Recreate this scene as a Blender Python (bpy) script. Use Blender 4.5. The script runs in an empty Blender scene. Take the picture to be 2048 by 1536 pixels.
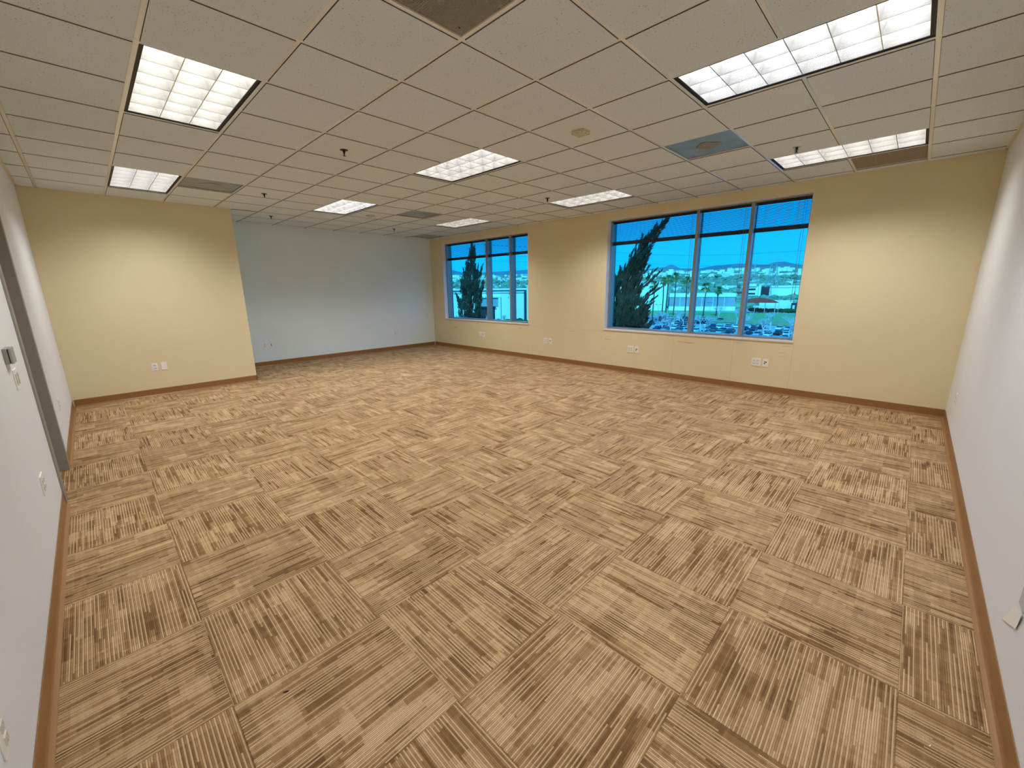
import bpy, bmesh, math, random
from mathutils import Vector, Matrix

# ---------------------------------------------------------------- camera, world, sun, exposure
S = 0.6096            # one ceiling module (2 ft) in metres; room plan is measured in modules
HM = 4.624            # ceiling height in modules
H = HM * S
sc = bpy.context.scene
col = sc.collection
cam_d = bpy.data.cameras.new('camera')
cam_d.sensor_fit = 'HORIZONTAL'
cam_d.sensor_width = 36.0
cam_d.lens = 813.995 / 2048 * 36
cam_d.clip_start = 0.02
cam_d.clip_end = 20000
cam = bpy.data.objects.new('camera', cam_d)
col.objects.link(cam)
rt = Vector((0.717072, 0.696896, -0.011967))
up = Vector((-0.150241, 0.171311, 0.973694))
fw = Vector((-0.680613, 0.696411, -0.227545))
mw = Matrix((rt, up, -fw)).transposed().to_4x4()
mw.translation = Vector((1.95404, -1.64440, 1.51562))
cam.matrix_world = mw
sc.camera = cam

world = bpy.data.worlds.new('world')
sc.world = world
world.use_nodes = True
wn = world.node_tree
wn.nodes.clear()
w_out = wn.nodes.new('ShaderNodeOutputWorld')
w_bg = wn.nodes.new('ShaderNodeBackground')
# clear sky: paler above the horizon, deeper overhead, the same all the way round
w_tc = wn.nodes.new('ShaderNodeTexCoord')
w_sep = wn.nodes.new('ShaderNodeSeparateXYZ')
w_ramp = wn.nodes.new('ShaderNodeValToRGB')
w_el = w_ramp.color_ramp.elements
w_el[0].position = 0.0; w_el[0].color = (0.04, 0.92, 1.5, 1)
w_el[1].position = 1.0; w_el[1].color = (0.03, 0.26, 0.80, 1)
w_e2 = w_el.new(0.12); w_e2.color = (0.02, 0.80, 1.5, 1)
w_e3 = w_el.new(0.35); w_e3.color = (0.02, 0.70, 1.5, 1)
wn.links.new(w_tc.outputs['Generated'], w_sep.inputs[0])
wn.links.new(w_sep.outputs[2], w_ramp.inputs[0])
wn.links.new(w_ramp.outputs[0], w_bg.inputs[0])
w_bg.inputs[1].default_value = 1.1
wn.links.new(w_bg.outputs[0], w_out.inputs[0])

sun_d = bpy.data.lights.new('sun', 'SUN')
sun_d.energy = 5.0
sun_d.angle = math.radians(0.6)
sun_d.color = (1.0, 0.95, 0.86)
sun = bpy.data.objects.new('sun', sun_d)
col.objects.link(sun)
sun.rotation_euler = Vector((-0.30, 0.72, -0.68)).to_track_quat('-Z', 'Y').to_euler()

sc.view_settings.view_transform = 'Standard'
sc.view_settings.look = 'None'
sc.view_settings.exposure = 0.0
sc.view_settings.gamma = 1.0
sc.view_settings.use_curve_mapping = False
sc.cycles.use_denoising = True
sc.cycles.max_bounces = 10
sc.cycles.diffuse_bounces = 6
sc.cycles.transparent_max_bounces = 16
sc.cycles.sample_clamp_indirect = 6.0
sc.cycles.caustics_reflective = False
sc.cycles.caustics_refractive = False

LAMP = 47.0           # brightness of the troffer lamps
random.seed(7)

# ---------------------------------------------------------------- helpers
def lin(r, g, b):
    f = lambda c: (c/255/12.92) if c/255 <= 0.04045 else ((c/255+0.055)/1.055)**2.4
    return (f(r), f(g), f(b), 1)

class MB:
    def __init__(s):
        s.v = []; s.f = []; s.m = []
    def quad(s, a, b, c, d, mi=0):
        n = len(s.v); s.v += [a, b, c, d]; s.f.append((n, n+1, n+2, n+3)); s.m.append(mi)
    def box(s, x0, y0, z0, x1, y1, z1, mi=0, mat=None):
        n = len(s.v)
        p = [(x0,y0,z0),(x1,y0,z0),(x1,y1,z0),(x0,y1,z0),(x0,y0,z1),(x1,y0,z1),(x1,y1,z1),(x0,y1,z1)]
        if mat is not None: p = [tuple(mat @ Vector(q)) for q in p]
        s.v += p
        for f in ((0,3,2,1),(4,5,6,7),(0,1,5,4),(1,2,6,5),(2,3,7,6),(3,0,4,7)):
            s.f.append(tuple(n+i for i in f)); s.m.append(mi)
        return s
    def poly(s, pts, mi=0):
        n = len(s.v); s.v += list(pts); s.f.append(tuple(range(n, n+len(pts)))); s.m.append(mi)
    def extrude(s, prof, o, ax, ay, al, L, mi=0, cap=True):
        """profile [(a,b)] in the ax/ay plane swept along al by L"""
        o = Vector(o); ax = Vector(ax); ay = Vector(ay); al = Vector(al)
        n = len(s.v); k = len(prof)
        s.v += [tuple(o+ax*a+ay*b) for a, b in prof] + [tuple(o+ax*a+ay*b+al*L) for a, b in prof]
        for i in range(k):
            j = (i+1) % k
            s.f.append((n+i, n+j, n+k+j, n+k+i)); s.m.append(mi)
        if cap:
            s.f.append(tuple(n+i for i in range(k))[::-1]); s.m.append(mi)
            s.f.append(tuple(n+k+i for i in range(k))); s.m.append(mi)
    def lathe(s, prof, c=(0,0,0), seg=20, mi=0, axis='Z', cap=True):
        """profile [(r,h)]"""
        n = len(s.v); k = len(prof)
        for i in range(seg):
            a = 2*math.pi*i/seg
            for r, h in prof:
                if axis == 'Z': p = (c[0]+r*math.cos(a), c[1]+r*math.sin(a), c[2]+h)
                elif axis == 'Y': p = (c[0]+r*math.cos(a), c[1]+h, c[2]+r*math.sin(a))
                else: p = (c[0]+h, c[1]+r*math.cos(a), c[2]+r*math.sin(a))
                s.v.append(p)
        for i in range(seg):
            j = (i+1) % seg
            for q in range(k-1):
                s.f.append((n+i*k+q, n+j*k+q, n+j*k+q+1, n+i*k+q+1)); s.m.append(mi)
        if cap:
            s.f.append(tuple(n+i*k for i in range(seg))[::-1]); s.m.append(mi)
            s.f.append(tuple(n+i*k+k-1 for i in range(seg))); s.m.append(mi)
    def tube(s, pts, rad, seg=6, mi=0):
        n0 = len(s.v); k = len(pts)
        P = [Vector(p) for p in pts]
        if not hasattr(rad, '__len__'): rad = [rad]*k
        for i, p in enumerate(P):
            d = (P[min(i+1, k-1)]-P[max(i-1, 0)]).normalized()
            a = d.cross(Vector((0,0,1)) if abs(d.z) < 0.9 else Vector((1,0,0))).normalized()
            b = d.cross(a)
            for j in range(seg):
                t = 2*math.pi*j/seg
                s.v.append(tuple(p + (a*math.cos(t)+b*math.sin(t))*rad[i]))
        for i in range(k-1):
            for j in range(seg):
                j2 = (j+1) % seg
                s.f.append((n0+i*seg+j, n0+i*seg+j2, n0+(i+1)*seg+j2, n0+(i+1)*seg+j)); s.m.append(mi)
        s.f.append(tuple(n0+j for j in range(seg))[::-1]); s.m.append(mi)
        s.f.append(tuple(n0+(k-1)*seg+j for j in range(seg))); s.m.append(mi)
    def mesh(s, name, mats, smooth=False, bevel=0, fix=True):
        me = bpy.data.meshes.new(name)
        me.from_pydata(s.v, [], s.f)
        if not isinstance(mats, (list, tuple)): mats = [mats]
        for m in mats: me.materials.append(m)
        for p, mi in zip(me.polygons, s.m): p.material_index = mi; p.use_smooth = smooth
        if fix or bevel:
            bm = bmesh.new(); bm.from_mesh(me)
            if bevel:
                bmesh.ops.bevel(bm, geom=list(bm.edges), offset=bevel, segments=1, affect='EDGES')
            bmesh.ops.recalc_face_normals(bm, faces=list(bm.faces))
            bm.to_mesh(me); bm.free()
        me.update()
        return me
    def build(s, name, mats, parent=None, loc=None, **k):
        return link(name, s.mesh(name, mats, **k), parent, loc)

def link(name, me, parent=None, loc=None, rz=None):
    o = bpy.data.objects.new(name, me)
    col.objects.link(o)
    if parent is not None: o.parent = parent
    if loc is not None: o.location = loc
    if rz is not None: o.rotation_euler = (0, 0, rz)
    return o

def tag(o, label=None, cat=None, group=None, kind=None):
    if label: o['label'] = label
    if cat: o['category'] = cat
    if group: o['group'] = group
    if kind: o['kind'] = kind
    return o

def empty(name, loc=(0,0,0), rz=0):
    o = bpy.data.objects.new(name, None)
    col.objects.link(o)
    o.location = loc; o.rotation_euler = (0,0,rz)
    o.empty_display_size = 0.1
    return o

def copy_tree(o, parent=None):
    c = o.copy(); col.objects.link(c); c.parent = parent
    for ch in o.children:
        copy_tree(ch, c)
    return c

# ---------------------------------------------------------------- materials
class NT:
    def __init__(s, name):
        s.m = bpy.data.materials.new(name); s.m.use_nodes = True
        s.t = s.m.node_tree; s.b = s.t.nodes['Principled BSDF']; s.o = s.t.nodes['Material Output']
    def n(s, typ, **k):
        x = s.t.nodes.new(typ)
        for a, b in k.items(): setattr(x, a, b)
        return x
    def l(s, a, b): s.t.links.new(a, b)
    def math(s, op, a, b=None, c=None):
        x = s.n('ShaderNodeMath', operation=op)
        for i, v in enumerate((a, b, c)):
            if v is None: continue
            if isinstance(v, (int, float)): x.inputs[i].default_value = v
            else: s.l(v, x.inputs[i])
        return x.outputs[0]
    def mix(s, f, a, b, blend='MIX'):
        x = s.n('ShaderNodeMix', data_type='RGBA', blend_type=blend)
        if isinstance(f, (int, float)): x.inputs[0].default_value = f
        else: s.l(f, x.inputs[0])
        for i, v in ((6, a), (7, b)):
            if isinstance(v, tuple): x.inputs[i].default_value = v
            else: s.l(v, x.inputs[i])
        return x.outputs[2]
    def noise(s, vec, scale, detail=2, rough=0.5):
        x = s.n('ShaderNodeTexNoise'); x.inputs['Scale'].default_value = scale
        x.inputs['Detail'].default_value = detail; x.inputs['Roughness'].default_value = rough
        if vec is not None: s.l(vec, x.inputs['Vector'])
        return x.outputs['Fac']
    def white(s, x, y=0.0, z=0.0):
        c = s.n('ShaderNodeCombineXYZ')
        for i, v in enumerate((x, y, z)):
            if isinstance(v, (int, float)): c.inputs[i].default_value = v
            else: s.l(v, c.inputs[i])
        w = s.n('ShaderNodeTexWhiteNoise', noise_dimensions='3D'); s.l(c.outputs[0], w.inputs['Vector'])
        return w.outputs['Value']
    def ramp(s, f, stops):
        x = s.n('ShaderNodeValToRGB'); e = x.color_ramp.elements
        while len(e) < len(stops): e.new(0.5)
        for el, (p, c) in zip(e, stops): el.position = p; el.color = c
        s.l(f, x.inputs[0]); return x.outputs[0]
    def bump(s, h, strength=0.3, dist=0.001):
        x = s.n('ShaderNodeBump'); x.inputs['Strength'].default_value = strength
        x.inputs['Distance'].default_value = dist
        s.l(h, x.inputs['Height']); s.l(x.outputs[0], s.b.inputs['Normal'])
    def set(s, color=None, rough=None, metal=None, spec=None, emit=None, estr=None):
        if color is not None:
            if isinstance(color, tuple): s.b.inputs['Base Color'].default_value = color
            else: s.l(color, s.b.inputs['Base Color'])
        if rough is not None: s.b.inputs['Roughness'].default_value = rough
        if metal is not None: s.b.inputs['Metallic'].default_value = metal
        if spec is not None: s.b.inputs['Specular IOR Level'].default_value = spec
        if emit is not None: s.b.inputs['Emission Color'].default_value = emit; s.b.inputs['Emission Strength'].default_value = estr
        return s.m

def plain(name, color, rough=0.6, metal=0.0, spec=0.4, var=0.06, scale=30):
    t = NT(name)
    tc = t.n('ShaderNodeTexCoord')
    n = t.noise(tc.outputs['Object'], scale, 3)
    dark = tuple(c*(1-var*2) for c in color[:3]) + (1,)
    lite = tuple(min(1, c*(1+var)) for c in color[:3]) + (1,)
    c = t.mix(n, dark, lite)
    return t.set(c, rough, metal, spec)

def wall_paint(name, color, marks=False):
    t = NT(name)
    g = t.n('ShaderNodeNewGeometry')
    pos = g.outputs['Position']
    n = t.noise(pos, 1.1, 3)
    c = t.mix(n, tuple(x*0.955 for x in color[:3])+(1,), tuple(min(1, x*1.03) for x in color[:3])+(1,))
    if marks:
        sp = t.n('ShaderNodeSeparateXYZ'); t.l(pos, sp.inputs[0])
        x, z = sp.outputs[0], sp.outputs[2]
        wob = t.math('MULTIPLY', t.math('SUBTRACT', t.noise(pos, 3.0, 2), 0.5), 0.02)
        def band(v, c0, w):
            return t.math('LESS_THAN', t.math('ABSOLUTE', t.math('SUBTRACT', t.math('ADD', v, wob), c0)), w)
        low = t.math('LESS_THAN', z, 0.74)
        m = None
        for xx in (1.376*S, 0.14*S, -1.352*S, -6.68*S):
            b = band(x, xx, 0.0022)
            m = b if m is None else t.math('MAXIMUM', m, b)
        m = t.math('MULTIPLY', m, low)
        hb = t.math('MULTIPLY', band(z, 0.725, 0.0022), t.math('LESS_THAN', x, -1.9))
        hb = t.math('MULTIPLY', hb, t.math('GREATER_THAN', x, -4.1))
        m = t.math('MAXIMUM', m, hb)
        c = t.mix(t.math('MULTIPLY', m, 0.22), c, lin(120, 95, 55))
        # horizontal furniture scuffs below the windows
        mp = t.n('ShaderNodeMapping'); mp.inputs['Scale'].default_value = (2.2, 1, 34)
        t.l(pos, mp.inputs[0])
        sn = t.noise(mp.outputs[0], 1.0, 3)
        zb = t.math('MULTIPLY', t.math('LESS_THAN', t.math('ABSOLUTE', t.math('SUBTRACT', z, 0.60)), 0.10), 1.0)
        s1 = t.math('MULTIPLY', t.math('GREATER_THAN', sn, 0.675), zb)
        s1 = t.math('MULTIPLY', s1, t.math('LESS_THAN', x, 0.9))
        c = t.mix(t.math('MULTIPLY', s1, 0.30), c, lin(110, 85, 60))
    t.bump(t.noise(pos, 260, 2), 0.12, 0.001)
    return t.set(c, 0.62, 0, 0.25)

M = {}
M['wall'] = wall_paint('cream_paint', lin(227, 214, 176))
M['wall_marks'] = wall_paint('cream_paint_marked', lin(227, 214, 176), True)
M['wall_grey'] = wall_paint('pale_grey_daylight_tint', lin(228, 242, 244))  # pale cool colour stands in for window daylight on cream walls
M['wall_white'] = wall_paint('off_white_daylight_tint', lin(232, 237, 241))  # cooler than the cream, with window daylight put into the colour
M['reveal'] = wall_paint('reveal_daylight_spill', lin(238, 240, 242))  # whiter than the walls: daylight spill at the windows is painted in
M['facade'] = plain('facade_render', lin(190, 185, 175), 0.9)
M['base'] = plain('brown_vinyl_base', lin(148, 106, 62), 0.32, 0, 0.5, 0.05, 8)
M['tbar'] = plain('tee_white', lin(240, 241, 238), 0.13, 0, 0.8, 0.02)
M['trim'] = plain('angle_white', lin(222, 216, 196), 0.5, 0, 0.4, 0.02)
M['gap_shade'] = plain('gap_shade_black', lin(14, 14, 20), 0.5)
M['housing'] = plain('white_enamel', lin(235, 235, 232), 0.35)
M['louver'] = plain('louver_aluminium', lin(214, 214, 212), 0.27, 0.92, 0.5, 0.03)
M['grey_frame'] = plain('door_frame_grey', lin(150, 147, 140), 0.45)
M['door'] = plain('door_grey', lin(165, 160, 150), 0.5)
M['mullion'] = plain('bronze_grey_aluminium', lin(156, 152, 146), 0.28, 0.45)
M['sill'] = plain('sill_white', lin(226, 222, 214), 0.4)
M['slat'] = plain('slat_dark_blue', lin(58, 70, 92), 0.5, 0.0, 0.4)
M['rail'] = plain('blind_rail_dark', lin(34, 36, 52), 0.45)
M['cord'] = plain('cord_grey', lin(110, 120, 135), 0.8)
M['plate'] = plain('outlet_white', lin(240, 240, 236), 0.35, 0, 0.5, 0.01)
M['plate_in'] = plain('receptacle_grey', lin(212, 212, 206), 0.4, 0, 0.5, 0.01)
M['black'] = plain('socket_black', lin(22, 18, 16), 0.5)
M['thermo'] = plain('thermostat_grey', lin(160, 160, 152), 0.45)
M['steel'] = plain('lever_steel', lin(150, 150, 150), 0.3, 0.9)
M['sprk'] = plain('sprinkler_dark', lin(52, 42, 34), 0.4, 0.4)
M['chrome'] = plain('sprinkler_chrome', lin(225, 228, 232), 0.25, 0.6)
M['detector'] = plain('detector_ivory', lin(212, 202, 172), 0.5)
M['detector2'] = plain('detector_dome', lin(192, 198, 172), 0.4)
M['debris'] = plain('debris_brown', lin(38, 22, 14), 0.9)
M['lint'] = plain('lint_white', lin(235, 230, 215), 0.9)
M['paper'] = plain('paper_white', lin(244, 243, 236), 0.6, 0, 0.3, 0.01)
M['tape'] = plain('tape_grey', lin(196, 202, 208), 0.25, 0, 0.6, 0.08, 60)
M['grille'] = plain('eggcrate_grey', lin(196, 188, 170), 0.5)
M['grille_dark'] = plain('plenum_dark', lin(110, 102, 90), 0.8)
M['grille_brown'] = plain('grille_brown', lin(190, 176, 152), 0.55)
M['diff'] = plain('diffuser_metal', lin(158, 168, 172), 0.32, 0.15, 0.5, 0.28, 5)
M['diff_core'] = plain('diffuser_core', lin(150, 140, 118), 0.5, 0.0, 0.4, 0.12, 12)
M['diff_edge'] = plain('diffuser_edge', lin(74, 76, 74), 0.5)

def lamp_mat(name, c, k):
    t = NT(name)
    e = t.n('ShaderNodeEmission'); e.inputs[0].default_value = c; e.inputs[1].default_value = LAMP*k
    t.l(e.outputs[0], t.o.inputs[0])
    return t.m
M['lamp_warm'] = lamp_mat('lamp_warm', (1.0, 0.955, 0.915, 1), 1.0)
M['lamp_cream'] = lamp_mat('lamp_cream', (1.0, 0.965, 0.89, 1), 0.95)
M['lamp_cool'] = lamp_mat('lamp_cool', (0.95, 0.96, 1.0, 1), 0.95)
M['lamp_bright'] = lamp_mat('lamp_bright', (0.95, 0.97, 1.0, 1), 1.4)
M['lamp_added_fill'] = lamp_mat('lamp_added_fill', (1.0, 0.96, 0.93, 1), 0.70)  # for the unseen troffer added to lift the foreground and near walls
M['lamp_white'] = lamp_mat('lamp_white', (1.0, 0.97, 0.95, 1), 1.0)

def glass_mat():
    t = NT('tinted_glass')
    tr = t.n('ShaderNodeBsdfTransparent'); tr.inputs[0].default_value = (0.30, 0.80, 0.95, 1)
    gl = t.n('ShaderNodeBsdfGlossy'); gl.inputs[0].default_value = (1, 1, 1, 1); gl.inputs[1].default_value = 0.0
    lw = t.n('ShaderNodeLayerWeight'); lw.inputs[0].default_value = 0.5
    fr = t.math('ADD', t.math('MULTIPLY', t.math('POWER', lw.outputs['Facing'], 5.0), 0.5), 0.02)
    mx = t.n('ShaderNodeMixShader'); t.l(fr, mx.inputs[0])
    t.l(tr.outputs[0], mx.inputs[1]); t.l(gl.outputs[0], mx.inputs[2]); t.l(mx.outputs[0], t.o.inputs[0])
    return t.m
M['glass'] = glass_mat()

def carpet_mat():
    t = NT('carpet_tile_loop')
    tc = t.n('ShaderNodeTexCoord'); sp = t.n('ShaderNodeSeparateXYZ'); t.l(tc.outputs['Object'], sp.inputs[0])
    rnd = t.n('ShaderNodeObjectInfo').outputs['Random']
    R = t.math('MULTIPLY', rnd, 97.0)
    u, v = sp.outputs[0], sp.outputs[1]
    P = 0.0067
    rid = t.math('DIVIDE', u, P); ri = t.math('FLOOR', rid)
    fr = t.math('FRACT', rid)
    # wide strips, broken into blocks along the pile line
    wv = t.math('MULTIPLY', t.white(t.math('FLOOR', t.math('DIVIDE', u, P*9)), R, 3.0), 2.6)
    si = t.math('FLOOR', t.math('ADD', t.math('DIVIDE', u, P*5.0), wv))
    off = t.white(si, R, 1.0)
    bi = t.math('FLOOR', t.math('ADD', t.math('DIVIDE', v, 0.17), t.math('MULTIPLY', off, 9.0)))
    a = t.white(si, bi, R)
    # narrow ribs
    off2 = t.white(ri, R, 2.0)
    bi2 = t.math('FLOOR', t.math('ADD', t.math('DIVIDE', v, 0.24), t.math('MULTIPLY', off2, 11.0)))
    b = t.white(ri, bi2, t.math('ADD', R, 5.0))
    # large blocks and cross streaks
    c2 = t.white(t.math('FLOOR', t.math('ADD', t.math('DIVIDE', u, 0.11), off)), t.math('FLOOR', t.math('DIVIDE', v, 0.13)), R)
    mp = t.n('ShaderNodeMapping'); mp.inputs['Scale'].default_value = (3, 34, 1); t.l(tc.outputs['Object'], mp.inputs[0])
    cs = t.noise(mp.outputs[0], 1.0, 2)
    f = t.math('ADD', t.math('MULTIPLY', a, 0.34), t.math('MULTIPLY', b, 0.22))
    f = t.math('ADD', f, t.math('MULTIPLY', c2, 0.24))
    f = t.math('ADD', f, t.math('MULTIPLY', cs, 0.34))
    colr = t.ramp(f, [(0.24, lin(112, 83, 52)), (0.48, lin(150, 118, 81)), (0.66, lin(177, 144, 104)), (0.84, lin(208, 179, 138))])
    prof = t.math('SUBTRACT', 1.0, t.math('ABSOLUTE', t.math('SUBTRACT', t.math('MULTIPLY', fr, 2.0), 1.0)))   # 0 in groove
    # every other rib a shade lighter: fine pin stripe
    alt = t.math('MULTIPLY', t.math('FRACT', t.math('MULTIPLY', ri, 0.5)), 2.0)
    stripe = t.math('MULTIPLY', t.math('GREATER_THAN', b, 0.22), alt)
    colr = t.mix(t.math('MULTIPLY', stripe, 0.50), colr, lin(236, 208, 166))
    gm = t.math('MULTIPLY', t.math('LESS_THAN', prof, 0.42), 0.46)
    colr = t.mix(gm, colr, lin(98, 76, 52))
    sn = t.noise(tc.outputs['Object'], 380, 3)
    colr = t.mix(t.math('MULTIPLY', t.math('GREATER_THAN', sn, 0.56), 0.36), colr, lin(112, 88, 62))
    hgt = t.math('ADD', prof, t.math('MULTIPLY', sn, 0.8))
    t.bump(hgt, 0.75, 0.0022)
    return t.set(colr, 0.95, 0, 0.1)
M['carpet'] = carpet_mat()

def ceiling_mat():
    t = NT('mineral_fibre')
    tc = t.n('ShaderNodeTexCoord'); ob = tc.outputs['Object']
    info = t.n('ShaderNodeObjectInfo')
    ad = t.n('ShaderNodeVectorMath', operation='ADD'); t.l(ob, ad.inputs[0])
    cb = t.n('ShaderNodeCombineXYZ'); t.l(t.math('MULTIPLY', info.outputs['Random'], 37.0), cb.inputs[0]); t.l(cb.outputs[0], ad.inputs[1])
    v = ad.outputs[0]
    n1 = t.noise(v, 95, 2, 0.6)
    n2 = t.noise(v, 9, 2)
    hole = t.math('GREATER_THAN', t.math('ADD', n1, t.math('MULTIPLY', n2, 0.22)), 0.785)
    soft = t.noise(v, 210, 2)
    base = t.mix(soft, lin(212, 222, 228), lin(228, 236, 241))
    tone = t.mix(t.math('MULTIPLY', info.outputs['Random'], 0.06), base, lin(190, 184, 164))
    c = t.mix(t.math('MULTIPLY', hole, 0.7), tone, lin(110, 104, 90))
    t.bump(t.math('SUBTRACT', soft, t.math('MULTIPLY', hole, 1.2)), 0.4, 0.0015)
    return t.set(c, 0.9, 0, 0.15)
M['ctile'] = ceiling_mat()
M['ctile_edge'] = plain('tile_edge_shade', lin(104, 98, 86), 0.95, 0, 0.1)  # tile sides darkened so the grid's shadow lines are in the colour
# ---------------------------------------------------------------- room plan (in modules)
XL1, XL2, YN, XR, W, YR = -10.045, -12.432, -3.285, 3.918, 8.267, 0.373
def m3(x, y, z): return (x*S, y*S, z)
xl1, xl2, yn, xr, w, yr = [q*S for q in (XL1, XL2, YN, XR, W, YR)]
TH = 0.16
# floor slab
mb = MB(); mb.box(xl2-TH, yn-TH, -0.30, xr+TH, w+0.30, -0.008)
floor = mb.build('floor', plain('concrete', lin(110, 104, 96), 0.9)); tag(floor, 'brown striped modular carpet floor laid quarter-turn', kind='structure')
mb = MB(); mb.box(xl2-TH, yn-TH, H+0.20, xr+TH, w+0.30, H+0.40)
ceiling = mb.build('ceiling', plain('deck', lin(180, 176, 166), 0.9)); tag(ceiling, 'suspended grid ceiling of pale square fissured panels', kind='structure')

def room_rects(x0, x1, y0, y1):
    """clip a plan rectangle (metres) to the L-shaped room"""
    out = []
    def clip(ax0, ax1, ay0, ay1):
        a, b, c, d = max(x0, ax0), min(x1, ax1), max(y0, ay0), min(y1, ay1)
        if b-a > 0.004 and d-c > 0.004: out.append((a, b, c, d))
    if x0 >= xl1 - 1e-6: clip(xl1, xr, yn, w)
    elif x1 <= xl1: clip(xl2, xl1, yr, w)
    else:
        if y0 >= yr: clip(xl2, xr, yr, w)
        elif y1 <= yr: clip(xl1, xr, yn, w)
        else:
            clip(xl1, xr, yn, w)
            a, b, c, d = max(x0, xl2), xl1, yr, min(y1, w)
            if b-a > 0.004 and d-c > 0.004: out.append((a, b, c, d))
    return out

# carpet tiles ---------------------------------------------------------------
CT = 0.9791*S; CX, CY = 0.5579*S, -0.529*S
def tile_mesh(u0, u1, v0, v1, name, mat, t, bev, down=False):
    """plate with chamfered face, local frame"""
    b = bev
    z0, z1 = (-t, 0.0) if not down else (t, 0.0)
    V = [(u0,v0,z0),(u1,v0,z0),(u1,v1,z0),(u0,v1,z0),
         (u0,v0,z1-(b if not down else -b)),(u1,v0,z1-(b if not down else -b)),(u1,v1,z1-(b if not down else -b)),(u0,v1,z1-(b if not down else -b)),
         (u0+b,v0+b,z1),(u1-b,v0+b,z1),(u1-b,v1-b,z1),(u0+b,v1-b,z1)]
    F = [(0,3,2,1),(8,9,10,11)]
    for a in (0, 4):
        for i in range(4):
            j = (i+1) % 4; F.append((a+i, a+j, a+4+j, a+4+i))
    m = MB(); m.v = V; m.f = F; m.m = [0]*len(F)
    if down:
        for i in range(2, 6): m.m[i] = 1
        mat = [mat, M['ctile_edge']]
    return m.mesh(name, mat)
full_carpet = tile_mesh(-CT/2+.0004, CT/2-.0004, -CT/2+.0004, CT/2-.0004, 'carpet_tile', M['carpet'], 0.0075, 0.0012)
for m_ in range(-6, 12):
    for n_ in range(-5, 16):
        x1 = CX - n_*CT; x0 = x1 - CT; y0 = CY + m_*CT; y1 = y0 + CT
        rects = room_rects(x0, x1, y0, y1)
        a, b, c, d = max(x0, -5.34*S), min(x1, -3.90*S), max(y0, yn-TH), min(y1, yn)
        if b-a > .01 and d-c > .01: rects.append((a, b, c, d))
        cx, cy = (x0+x1)/2, (y0+y1)/2
        along_y = (m_+n_) % 2 != 0
        for (a, b, c, d) in rects:
            full = (b-a > CT-.002 and d-c > CT-.002)
            if full: me = full_carpet
            else:
                g = .0004
                if along_y: r = (a-cx+g, b-cx-g, c-cy+g, d-cy-g)
                else: r = (c-cy+g, d-cy-g, -(b-cx)+g, -(a-cx)-g)
                me = tile_mesh(*r, 'carpet_tile', M['carpet'], 0.0075, 0.0012)
            o = link('carpet_tile', me, floor, (cx, cy, 0.0), 0 if along_y else math.pi/2)

# ceiling grid -----------------------------------------------------------------
LIGHTS = [(1,2), (1,6), (-4,2), (-4,-2), (-9,-2), (-9,2), (-4,6), (-9,6), (1,-2)]   # lower-left module corner of each 2x1 troffer
VENTS = {(0,-1): 'return', (0,4): 'supply', (2,7): 'return_flat', (-8,-1): 'supply', (-8,4): 'supply', (-12,7): 'supply'}
busy = set(VENTS)
for x, y in LIGHTS: busy |= {(x, y), (x+1, y)}
G = 0.0015
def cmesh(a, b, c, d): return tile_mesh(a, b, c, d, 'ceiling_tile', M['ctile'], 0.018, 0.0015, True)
IN = .0138; IW = .0235      # tegular edge: gap to the tee, gap to the wall angle
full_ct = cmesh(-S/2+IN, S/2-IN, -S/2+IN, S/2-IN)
for i in range(-13, 4):
    for j in range(-4, 9):
        if (i, j) in busy: continue
        cx, cy = (i+.5)*S, (j+.5)*S
        for (a, b, c, d) in room_rects(i*S, (i+1)*S, j*S, (j+1)*S):
            if b-a > S-.003 and d-c > S-.003: me = full_ct
            else:
                q = [a-cx+(IW if a > i*S+1e-5 else IN), b-cx-(IW if b < (i+1)*S-1e-5 else IN), c-cy+(IW if c > j*S+1e-5 else IN), d-cy-(IW if d < (j+1)*S-1e-5 else IN)]
                if i == -11 and j == 0 and a < xl1-.1: q[1] += IW-IN
                if q[1]-q[0] < .006 or q[3]-q[2] < .006: continue
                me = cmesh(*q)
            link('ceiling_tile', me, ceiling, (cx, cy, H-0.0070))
# inverted tee bars: flange below, web above
def tee(x0, y0, x1, y1):
    m = MB(); f = 0.012
    if abs(y1-y0) < 1e-6:
        m.box(x0, y0-f, H-0.0005, x1, y0+f, H+0.0015); m.box(x0, y0-.0008, H+.0015, x1, y0+.0008, H+.035)
    else:
        m.box(x0-f, y0, H-0.001, x0+f, y1, H+0.001); m.box(x0-.0008, y0, H+.001, x0+.0008, y1, H+.035)
    m.build('tee_bar', M['tbar'], ceiling, bevel=0)
for j in range(-3, 9):
    tee(xl1 if j*S < yr else xl2, j*S, xr, j*S)
for i in range(-12, 4):
    y_ = yr if i*S < xl1 else yn
    for (lx_, ly_) in sorted(LIGHTS, key=lambda q: q[1]):
        if lx_+1 == i:
            tee(i*S, y_, i*S, ly_*S-.012); y_ = (ly_+1)*S+.012
    tee(i*S, y_, i*S, w)

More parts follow.
